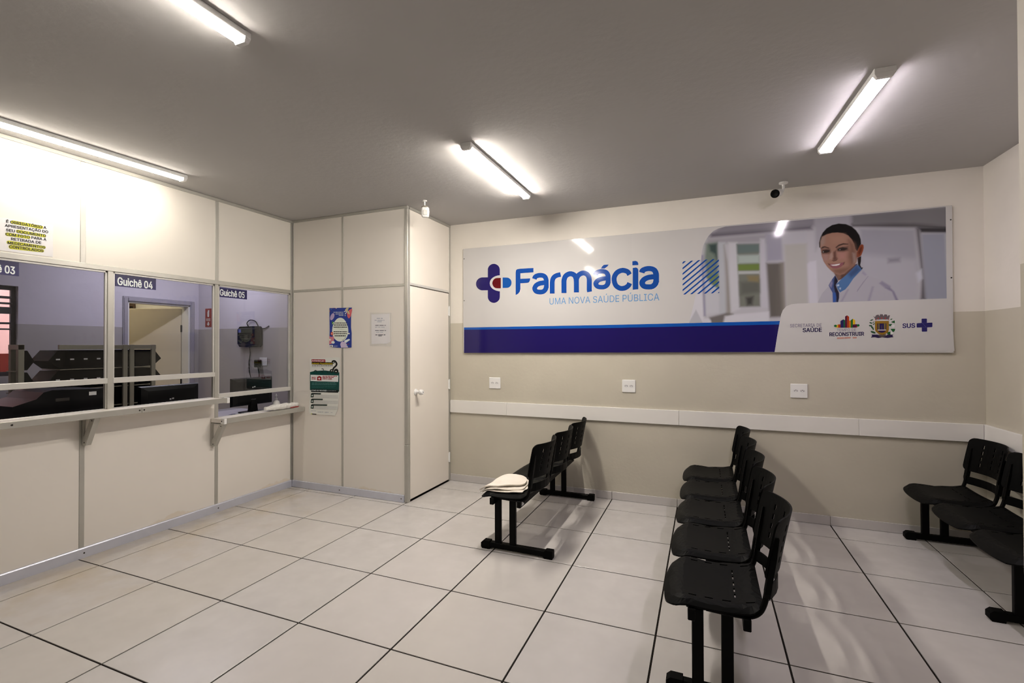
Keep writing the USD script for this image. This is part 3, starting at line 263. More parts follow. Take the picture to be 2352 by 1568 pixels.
 'crest': [([(5.0996,1.6965),(5.0988,1.6939),(5.0954,1.6908),(5.0903,1.6881),(5.085,1.6865),(5.0807,1.6864),(5.0787,1.6878),(5.0795,1.6904),(5.0829,1.6935),(5.088,1.6962),(5.0934,1.6979),(5.0976,1.698)],[.018,.073,.032]),([(5.0941,1.6659),(5.0922,1.6641),(5.0881,1.6637),(5.0828,1.6648),(5.0778,1.6672),(5.0745,1.6702),(5.0736,1.673),(5.0756,1.6749),(5.0797,1.6753),(5.085,1.6741),(5.0899,1.6717),(5.0933,1.6687)],[.018,.073,.032]),([(5.0919,1.6442),(5.09,1.6416),(5.0857,1.6404),(5.0802,1.6409),(5.0748,1.6429),(5.0712,1.646),(5.0702,1.6492),(5.0721,1.6518),(5.0764,1.653),(5.082,1.6525),(5.0873,1.6505),(5.0909,1.6474)],[.018,.073,.032]),([(5.0931,1.6407),(5.0934,1.634),(5.0925,1.6288),(5.0906,1.6266),(5.0882,1.628),(5.0859,1.6325),(5.0844,1.639),(5.0841,1.6457),(5.085,1.6509),(5.0869,1.6531),(5.0894,1.6518),(5.0916,1.6472)],[.018,.073,.032]),([(5.1149,1.5866),(5.1115,1.5838),(5.1046,1.5838),(5.096,1.5866),(5.0881,1.5914),(5.0828,1.5969),(5.0818,1.6017),(5.0852,1.6044),(5.0921,1.6044),(5.1007,1.6016),(5.1086,1.5969),(5.1138,1.5913)],[.018,.073,.032]),([(5.1094,1.6658),(5.1096,1.6635),(5.108,1.6602),(5.1052,1.6568),(5.1019,1.6541),(5.099,1.653),(5.0971,1.6536),(5.097,1.6559),(5.0985,1.6592),(5.1013,1.6626),(5.1047,1.6653),(5.1076,1.6664)],[.018,.073,.032]),([(5.1008,1.6287),(5.103,1.6211),(5.1034,1.6148),(5.1019,1.6117),(5.0989,1.6124),(5.0953,1.6169),(5.092,1.6239),(5.0898,1.6316),(5.0894,1.6378),(5.0909,1.641),(5.0939,1.6402),(5.0975,1.6357)],[.018,.073,.032]),([(5.1081,1.6792),(5.1077,1.6774),(5.1056,1.6748),(5.1023,1.6721),(5.0987,1.6701),(5.0957,1.6693),(5.0943,1.6698),(5.0946,1.6716),(5.0968,1.6742),(5.1001,1.6768),(5.1037,1.6789),(5.1066,1.6797)],[.018,.073,.032]),([(5.2084,1.6929),(5.2171,1.6999),(5.2268,1.701),(5.2203,1.6926)],[.007,.091,.02]),([(5.2169,1.6747),(5.2396,1.6861),(5.2405,1.6636),(5.2233,1.6693)],[.007,.091,.02]),([(5.2016,1.6564),(5.2232,1.6587),(5.2123,1.6398),(5.2026,1.6458)],[.007,.091,.02]),([(5.2121,1.6191),(5.2423,1.62),(5.2389,1.6028),(5.2281,1.5924)],[.007,.091,.02]),([(5.1881,1.5929),(5.212,1.5979),(5.2107,1.5709),(5.1923,1.577)],[.007,.091,.02]),([(5.2399,1.6425),(5.2385,1.6372),(5.2347,1.6334),(5.2295,1.6321),(5.2243,1.6336),(5.2206,1.6375),(5.2192,1.6429),(5.2207,1.6481),(5.2245,1.6519),(5.2297,1.6532),(5.2348,1.6517),(5.2386,1.6478)],[.679,.692,.686]),([(5.2304,1.5871),(5.2291,1.5816),(5.2254,1.5775),(5.2204,1.5761),(5.2155,1.5776),(5.2119,1.5818),(5.2106,1.5873),(5.212,1.5929),(5.2156,1.5969),(5.2206,1.5983),(5.2255,1.5968),(5.2291,1.5927)],[.679,.692,.686]),([(5.2178,1.676),(5.2167,1.6715),(5.2138,1.6683),(5.2099,1.6672),(5.206,1.6684),(5.2032,1.6718),(5.2022,1.6763),(5.2033,1.6808),(5.2062,1.6841),(5.2101,1.6852),(5.214,1.6839),(5.2168,1.6805)],[.596,.605,.598]),([(5.0825,1.5514),(5.0915,1.5647),(5.0872,1.5755),(5.1268,1.575),(5.1399,1.5642),(5.1836,1.5664),(5.1923,1.5743),(5.2301,1.5725),(5.2236,1.5634),(5.2315,1.5548),(5.1921,1.5477),(5.1573,1.5534),(5.131,1.5477),(5.1069,1.5552)],[.015,.007,.056]),([(5.1312,1.575),(5.1836,1.5771),(5.1792,1.5612),(5.1573,1.5547),(5.1355,1.5616)],[.091,.073,.063]),([(5.0994,1.7255),(5.1114,1.7144),(5.117,1.7277),(5.1237,1.7329),(5.1347,1.7352),(5.1401,1.7212),(5.1457,1.7376),(5.1621,1.7372),(5.1674,1.7218),(5.174,1.7355),(5.1903,1.7337),(5.1934,1.7172),(5.2,1.7281),(5.2098,1.7266),(5.202,1.6984),(5.1802,1.6941),(5.1366,1.6951),(5.1146,1.6983)],[.121,.096,.108]),([(5.1366,1.7045),(5.136,1.7018),(5.1344,1.6999),(5.1322,1.6992),(5.13,1.7),(5.1284,1.702),(5.1279,1.7047),(5.1285,1.7073),(5.1301,1.7092),(5.1323,1.7099),(5.1345,1.7091),(5.1361,1.7071)],[.415,.036,.037]),([(5.1596,1.7066),(5.159,1.7039),(5.1574,1.702),(5.1552,1.7013),(5.153,1.7021),(5.1515,1.7041),(5.1509,1.7068),(5.1515,1.7094),(5.1531,1.7113),(5.1553,1.712),(5.1575,1.7112),(5.1591,1.7092)],[.415,.036,.037]),([(5.1836,1.7047),(5.183,1.702),(5.1814,1.7001),(5.1792,1.6994),(5.177,1.7002),(5.1754,1.7022),(5.1749,1.7049),(5.1755,1.7075),(5.1771,1.7094),(5.1793,1.7101),(5.1814,1.7093),(5.183,1.7073)],[.415,.036,.037]),([(5.1113,1.6997),(5.1212,1.6955),(5.1212,1.6901),(5.1134,1.6903)],[.363,.051,.063]),([(5.1954,1.6964),(5.2031,1.7002),(5.2008,1.6915),(5.1954,1.6898)],[.363,.051,.063]),([(5.1211,1.6869),(5.1366,1.6946),(5.1585,1.6967),(5.1802,1.6946),(5.1997,1.6905),(5.1997,1.6825),(5.1145,1.6844)],[.569,.557,.557]),([(5.1112,1.6836),(5.2018,1.6824),(5.2013,1.6166),(5.1968,1.5955),(5.1793,1.5784),(5.1553,1.5731),(5.1335,1.5803),(5.1139,1.6019),(5.1107,1.6181)],[.27,.144,.011]),([(5.1253,1.6646),(5.1854,1.6647),(5.185,1.6116),(5.1773,1.5931),(5.1554,1.588),(5.1336,1.5937),(5.1249,1.6125)],[.121,.055,.005]),([(5.1271,1.6627),(5.1839,1.6626),(5.1835,1.6143),(5.1267,1.6143)],[.013,.005,.082]),([(5.1319,1.6626),(5.1407,1.6624),(5.1403,1.6149),(5.1315,1.6151)],[.187,.144,.037]),([(5.1702,1.6624),(5.18,1.6622),(5.1796,1.6143),(5.1698,1.6145)],[.187,.144,.037]),([(5.1526,1.6467),(5.157,1.6493),(5.1578,1.6147),(5.1534,1.6147)],[.083,.058,.052]),([(5.1276,1.6146),(5.1831,1.6143),(5.183,1.6074),(5.128,1.6079)],[.596,.557,.641]),([(5.1323,1.6054),(5.1795,1.6053),(5.1685,1.5932),(5.1554,1.5907),(5.1402,1.5941)],[.013,.005,.082])],
 'sus': [([(5.4107,1.6939),(5.4139,1.6959),(5.4407,1.6958),(5.4432,1.6926),(5.4429,1.6626),(5.4744,1.664),(5.477,1.6609),(5.4762,1.6325),(5.4735,1.6294),(5.4443,1.6271),(5.4441,1.5986),(5.4416,1.5953),(5.414,1.5946),(5.411,1.5978),(5.4108,1.6277),(5.3817,1.6274),(5.3788,1.6306),(5.379,1.6577),(5.3819,1.6602),(5.4105,1.6628)],[.012,.009,.124]),([(5.4136,1.6601),(5.416,1.6606),(5.4392,1.6298),(5.4365,1.6291)],[.063,.069,.259]),([(5.4105,1.6633),(5.4429,1.6634),(5.4429,1.6616),(5.4105,1.6615)],[.063,.069,.259]),([(5.4112,1.6282),(5.4443,1.6279),(5.4443,1.6261),(5.4112,1.6264)],[.063,.069,.259])],
 'small_line': [([(4.8524,1.5541),(4.9004,1.5564),(4.9003,1.5443),(4.8524,1.5427)],[.531,.253,.199]),([(4.9032,1.5563),(4.9465,1.5573),(4.9464,1.5466),(4.9031,1.5443)],[.531,.253,.199]),([(4.9604,1.5565),(4.988,1.5569),(4.9879,1.5463),(4.9603,1.5452)],[.531,.253,.199])],
 'highlights': [[(-.361,2.298),(-.3495,2.3036),(-.2047,2.3025),(-.1989,2.2979),(-.2023,2.2837),(-.2114,2.2802),(-.3557,2.2814),(-.361,2.2872)],[(-.3334,2.2458),(-.3239,2.2497),(-.1883,2.2475),(-.1836,2.2402),(-.187,2.229),(-.1974,2.2277),(-.3302,2.2288),(-.3344,2.2364)],[(-.3845,2.2154),(-.3762,2.2209),(-.2651,2.2198),(-.2628,2.2115),(-.2672,2.2024),(-.276,2.2006),(-.3782,2.1985),(-.3848,2.2055)],[(-.378,2.1647),(-.3698,2.1706),(-.1902,2.1702),(-.1844,2.1623),(-.1901,2.1508),(-.1994,2.1505),(-.3717,2.1476),(-.378,2.1534)],[(-.3686,2.1384),(-.3592,2.1459),(-.1982,2.1463),(-.1935,2.1368),(-.1981,2.1264),(-.2084,2.1251),(-.3612,2.1186),(-.3685,2.1271)]],
 'notice': [(-.4226,2.3075),(-.1465,2.3163),(-.1479,2.1031),(-.4216,2.1018)],
 'poster_blue': [([(.2626,1.8863),(.3406,1.8853),(.3525,1.8771),(.3644,1.8846),(.5519,1.8822),(.5423,1.7833),(.5412,1.6849),(.5501,1.6232),(.5482,1.4803),(.4121,1.4764),(.261,1.4853),(.2668,1.6581)],[.023,.052,.319]),([(.3238,1.7893),(.3114,1.7725),(.2961,1.7622),(.2821,1.7613),(.273,1.77),(.2715,1.7861),(.2778,1.8051),(.2902,1.822),(.3055,1.8322),(.3195,1.833),(.3284,1.8243),(.33,1.8083)],[.514,.41,.642]),([(.4881,1.8311),(.5017,1.8399),(.5172,1.858),(.55,1.8724),(.5557,1.8599),(.5423,1.8018),(.5249,1.7776),(.5114,1.7733),(.4959,1.7907)],[.684,.14,.158]),([(.4647,1.8627),(.4861,1.8821),(.5133,1.8813),(.5055,1.8614),(.4861,1.8435),(.4745,1.8469)],[.61,.539,.33]),([(.5229,1.8151),(.5156,1.8153),(.5061,1.8208),(.497,1.8302),(.4907,1.8409),(.4889,1.8501),(.4921,1.8552),(.4994,1.855),(.5089,1.8494),(.518,1.8401),(.5243,1.8294),(.5261,1.8202)],[.61,.539,.278]),([(.2907,1.8844),(.3027,1.8847),(.2987,1.8788)],[.361,.059,.031]),([(.3327,1.885),(.3466,1.8845),(.3406,1.8759)],[.361,.059,.031]),([(.2927,1.8728),(.2917,1.8706),(.2887,1.8691),(.2847,1.8686),(.2807,1.8693),(.2778,1.871),(.2767,1.8733),(.2778,1.8754),(.2807,1.8769),(.2847,1.8774),(.2887,1.8767),(.2917,1.875)],[.073,.204,.52]),([(.2735,1.8561),(.2727,1.8529),(.2707,1.8507),(.2679,1.8499),(.265,1.8509),(.263,1.8532),(.2622,1.8564),(.263,1.8595),(.265,1.8618),(.2678,1.8625),(.2707,1.8616),(.2727,1.8592)],[.476,.105,.067]),([(.5076,1.6607),(.5078,1.6397),(.5047,1.6194),(.4983,1.6004),(.4886,1.5832),(.4759,1.5684),(.4606,1.5564),(.4431,1.5475),(.424,1.5422),(.4042,1.5404),(.3842,1.5424),(.365,1.548),(.3472,1.5572),(.3316,1.5695),(.3185,1.5847),(.3086,1.6024),(.3019,1.6219),(.2987,1.6426),(.2989,1.6639),(.3023,1.6852),(.3087,1.7058),(.3176,1.725),(.3288,1.7423),(.3418,1.7572),(.3562,1.7691),(.3716,1.7777),(.3877,1.7828),(.404,1.7843),(.4203,1.782),(.4363,1.7762),(.4515,1.7668),(.4657,1.7544),(.4784,1.7391),(.4893,1.7216),(.4981,1.7023),(.5042,1.6818)],[.805,.86,.762]),([(.3428,1.6773),(.4237,1.6682),(.4862,1.6533),(.4198,1.6621)],[.596,.641,.564]),([(.4746,1.5963),(.4551,1.5686),(.416,1.5503),(.4395,1.5501),(.4746,1.5777)],[.476,.539,.451]),([(.324,1.7309),(.322,1.7228),(.3165,1.7169),(.3089,1.7149),(.3013,1.7172),(.2957,1.7233),(.2937,1.7315),(.2957,1.7396),(.3012,1.7454),(.3088,1.7475),(.3164,1.7451),(.322,1.739)],[.073,.292,.047]),([(.2989,1.7235),(.3057,1.7187),(.3228,1.7387),(.3192,1.7419),(.3057,1.7265)],[.9,.9,.9]),([(.3145,1.6224),(.3121,1.6136),(.3054,1.6073),(.2962,1.605),(.287,1.6075),(.2802,1.614),(.2777,1.6228),(.2802,1.6316),(.2869,1.6379),(.2961,1.6401),(.3053,1.6377),(.3121,1.6312)],[.61,.085,.019]),([(.3026,1.6225),(.3017,1.6191),(.2994,1.6166),(.2962,1.6157),(.293,1.6166),(.2906,1.6192),(.2897,1.6227),(.2906,1.6261),(.2929,1.6286),(.2961,1.6295),(.2993,1.6285),(.3017,1.626)],[.9,.754,.762]),([(.2629,1.5985),(.287,1.5888),(.317,1.5979),(.325,1.5697),(.321,1.5447),(.289,1.5166),(.2609,1.5136)],[.684,.245,.303]),([(.2854,1.5606),(.2835,1.5556),(.2782,1.5519),(.2709,1.5506),(.2637,1.552),(.2584,1.5557),(.2565,1.5608),(.2584,1.5658),(.2637,1.5694),(.2709,1.5707),(.2782,1.5693),(.2835,1.5656)],[.9,.888,.762]),([(.3341,1.5336),(.3311,1.5265),(.3226,1.5212),(.311,1.5194),(.2994,1.5213),(.2909,1.5266),(.2878,1.5339),(.2909,1.5411),(.2994,1.5463),(.311,1.5482),(.3226,1.5462),(.331,1.5408)],[.848,.897,.855]),([(.4933,1.5421),(.4908,1.535),(.484,1.5298),(.4746,1.528),(.4653,1.5299),(.4584,1.5352),(.4559,1.5423),(.4584,1.5494),(.4653,1.5546),(.4746,1.5564),(.484,1.5544),(.4908,1.5492)],[.865,.9,.9]),([(.459,1.5516),(.5173,1.5681),(.5308,1.5572),(.4785,1.5282)],[.797,.897,.9]),([(.5262,1.621),(.5247,1.617),(.5208,1.6142),(.5153,1.6131),(.5099,1.6143),(.5059,1.6173),(.5045,1.6213),(.5059,1.6253),(.5099,1.6282),(.5153,1.6292),(.5207,1.628),(.5247,1.6251)],[.9,.9,.9]),([(.4042,1.51),(.412,1.5317),(.4356,1.5415),(.4629,1.5345),(.4863,1.5159),(.5057,1.4803),(.416,1.4789)],[.654,.567,.762]),([(.5142,1.5142),(.513,1.5114),(.5096,1.5094),(.5049,1.5087),(.5003,1.5094),(.4969,1.5115),(.4956,1.5143),(.4969,1.517),(.5003,1.5191),(.5049,1.5198),(.5096,1.519),(.513,1.517)],[.264,.028,.067]),([(.4983,1.5019),(.4975,1.4991),(.4952,1.4971),(.4921,1.4964),(.489,1.4971),(.4868,1.4992),(.4859,1.502),(.4868,1.5047),(.489,1.5068),(.4921,1.5075),(.4952,1.5067),(.4975,1.5047)],[.054,.292,.388]),([(.263,1.5057),(.309,1.5071),(.3111,1.4837),(.263,1.4853)],[.9,.9,.9]),([(.2722,1.4978),(.2991,1.4984),(.2991,1.4915),(.2722,1.4916)],[.054,.059,.067]),([(.315,1.5009),(.3687,1.5023),(.3707,1.4883),(.317,1.4836)],[.185,.212,.451]),([(.3288,1.7358),(.3408,1.7355),(.3408,1.7274),(.3288,1.7276)],[.012,.012,.012]),([(.3444,1.7354),(.3593,1.7351),(.3593,1.727),(.3444,1.7273)],[.012,.012,.012]),([(.3629,1.7351),(.3887,1.7345),(.3887,1.7264),(.3629,1.7269)],[.012,.012,.012]),([(.3922,1.7344),(.4137,1.734),(.4137,1.7259),(.3923,1.7263)],[.012,.012,.012]),([(.4173,1.7339),(.4293,1.7337),(.4293,1.7256),(.4173,1.7258)],[.012,.012,.012]),([(.4328,1.7336),(.4513,1.7332),(.4513,1.7251),(.4328,1.7255)],[.012,.012,.012]),([(.4548,1.7331),(.4741,1.7327),(.4741,1.7247),(.4548,1.7251)],[.012,.012,.012]),([(.4776,1.7327),(.4908,1.7324),(.4908,1.7243),(.4776,1.7246)],[.012,.012,.012]),([(.3208,1.7153),(.3455,1.7148),(.3455,1.7067),(.3209,1.7071)],[.012,.012,.012]),([(.3491,1.7147),(.3616,1.7145),(.3616,1.7064),(.3491,1.7066)],[.012,.012,.012]),([(.3652,1.7144),(.3831,1.7141),(.3831,1.706),(.3652,1.7063)],[.012,.012,.012]),([(.3866,1.714),(.4068,1.7136),(.4068,1.7055),(.3866,1.7059)],[.012,.012,.012]),([(.4104,1.7135),(.4289,1.7132),(.4289,1.7051),(.4104,1.7055)],[.012,.012,.012]),([(.4324,1.7131),(.4538,1.7127),(.4538,1.7046),(.4324,1.705)],[.012,.012,.012]),([(.4573,1.7126),(.4816,1.7122),(.4816,1.7041),(.4573,1.7046)],[.012,.012,.012]),([(.4851,1.7121),(.4986,1.7118),(.4986,1.7038),(.4851,1.7041)],[.012,.012,.012]),([(.3189,1.6937),(.3348,1.6934),(.3348,1.6853),(.3189,1.6855)],[.012,.012,.012]),([(.3384,1.6933),(.3613,1.6929),(.3613,1.6848),(.3384,1.6852)],[.012,.012,.012]),([(.3649,1.6929),(.3886,1.6925),(.3886,1.6844),(.3649,1.6848)],[.012,.012,.012]),([(.3922,1.6924),(.4081,1.6921),(.4081,1.684),(.3922,1.6843)],[.012,.012,.012]),([(.4116,1.6921),(.4219,1.6919),(.4219,1.6838),(.4116,1.684)],[.012,.012,.012]),([(.4254,1.6918),(.4542,1.6913),(.4542,1.6833),(.4254,1.6837)],[.012,.012,.012]),([(.4578,1.6912),(.4736,1.691),(.4736,1.6829),(.4578,1.6832)],[.012,.012,.012]),([(.4771,1.6909),(.492,1.6906),(.4921,1.6826),(.4771,1.6829)],[.012,.012,.012]),([(.3169,1.6458),(.3447,1.6454),(.3447,1.6373),(.3169,1.6377)],[.012,.012,.012]),([(.3482,1.6454),(.3699,1.6451),(.3699,1.637),(.3482,1.6373)],[.012,.012,.012]),([(.3735,1.645),(.3929,1.6448),(.3929,1.6367),(.3735,1.6369)],[.012,.012,.012]),([(.3964,1.6447),(.4215,1.6444),(.4215,1.6363),(.3964,1.6366)],[.012,.012,.012]),([(.4251,1.6443),(.4358,1.6442),(.4359,1.6361),(.4251,1.6362)],[.012,.012,.012]),([(.4394,1.6441),(.4631,1.6438),(.4631,1.6357),(.4394,1.636)],[.012,.012,.012]),([(.4666,1.6437),(.4838,1.6435),(.4838,1.6355),(.4666,1.6357)],[.012,.012,.012]),([(.4873,1.6434),(.494,1.6434),(.494,1.6353),(.4873,1.6354)],[.012,.012,.012]),([(.3209,1.6254),(.3441,1.6251),(.3442,1.617),(.3209,1.6173)],[.012,.012,.012]),([(.3477,1.6251),(.3761,1.6247),(.3761,1.6166),(.3477,1.617)],[.012,.012,.012]),([(.3797,1.6247),(.3939,1.6245),(.3939,1.6164),(.3797,1.6166)],[.012,.012,.012]),([(.3975,1.6245),(.4199,1.6242),(.4199,1.6161),(.3975,1.6164)],[.012,.012,.012]),([(.4234,1.6241),(.4393,1.6239),(.4393,1.6159),(.4234,1.6161)],[.012,.012,.012]),([(.4428,1.6239),(.4672,1.6236),(.4672,1.6156),(.4428,1.6158)],[.012,.012,.012]),([(.4707,1.6236),(.4894,1.6233),(.4894,1.6153),(.4707,1.6155)],[.012,.012,.012]),([(.3321,1.6043),(.3467,1.6042),(.3467,1.596),(.3321,1.5962)],[.012,.012,.012]),([(.3503,1.6041),(.3767,1.6038),(.3767,1.5957),(.3503,1.596)],[.012,.012,.012]),([(.3802,1.6038),(.4032,1.6036),(.4032,1.5955),(.3802,1.5957)],[.012,.012,.012]),([(.4067,1.6035),(.4301,1.6033),(.4301,1.5952),(.4067,1.5954)],[.012,.012,.012]),([(.4336,1.6032),(.4595,1.603),(.4595,1.5949),(.4336,1.5952)],[.012,.012,.012]),([(.463,1.6029),(.4746,1.6028),(.4746,1.5948),(.463,1.5949)],[.012,.012,.012]),([(.3159,1.8457),(.3411,1.845),(.3411,1.8393),(.316,1.8401)],[.865,.9,.9]),([(.3447,1.8449),(.3721,1.844),(.3721,1.8384),(.3447,1.8392)],[.865,.9,.9]),([(.3756,1.8439),(.3879,1.8436),(.3879,1.838),(.3756,1.8383)],[.865,.9,.9]),([(.3915,1.8435),(.4181,1.8427),(.4181,1.8371),(.3915,1.8379)],[.865,.9,.9]),([(.4216,1.8426),(.4394,1.8421),(.4394,1.8365),(.4216,1.837)],[.865,.9,.9]),([(.3438,1.8277),(.3635,1.8271),(.3635,1.8209),(.3439,1.8214)],[.865,.9,.9]),([(.3671,1.827),(.3802,1.8267),(.3802,1.8204),(.3671,1.8208)],[.865,.9,.9]),([(.3837,1.8266),(.4075,1.8259),(.4075,1.8197),(.3837,1.8203)],[.865,.9,.9]),([(.411,1.8258),(.4269,1.8254),(.4269,1.8191),(.411,1.8196)],[.865,.9,.9]),([(.4304,1.8253),(.4452,1.8248),(.4452,1.8186),(.4304,1.819)],[.865,.9,.9]),([(.3862,1.81),(.4018,1.8096),(.4018,1.804),(.3863,1.8044)],[.865,.9,.9]),([(.4054,1.8095),(.4264,1.8089),(.4264,1.8033),(.4054,1.8039)],[.865,.9,.9]),([(.4299,1.8088),(.4452,1.8084),(.4452,1.8028),(.4299,1.8032)],[.865,.9,.9])],
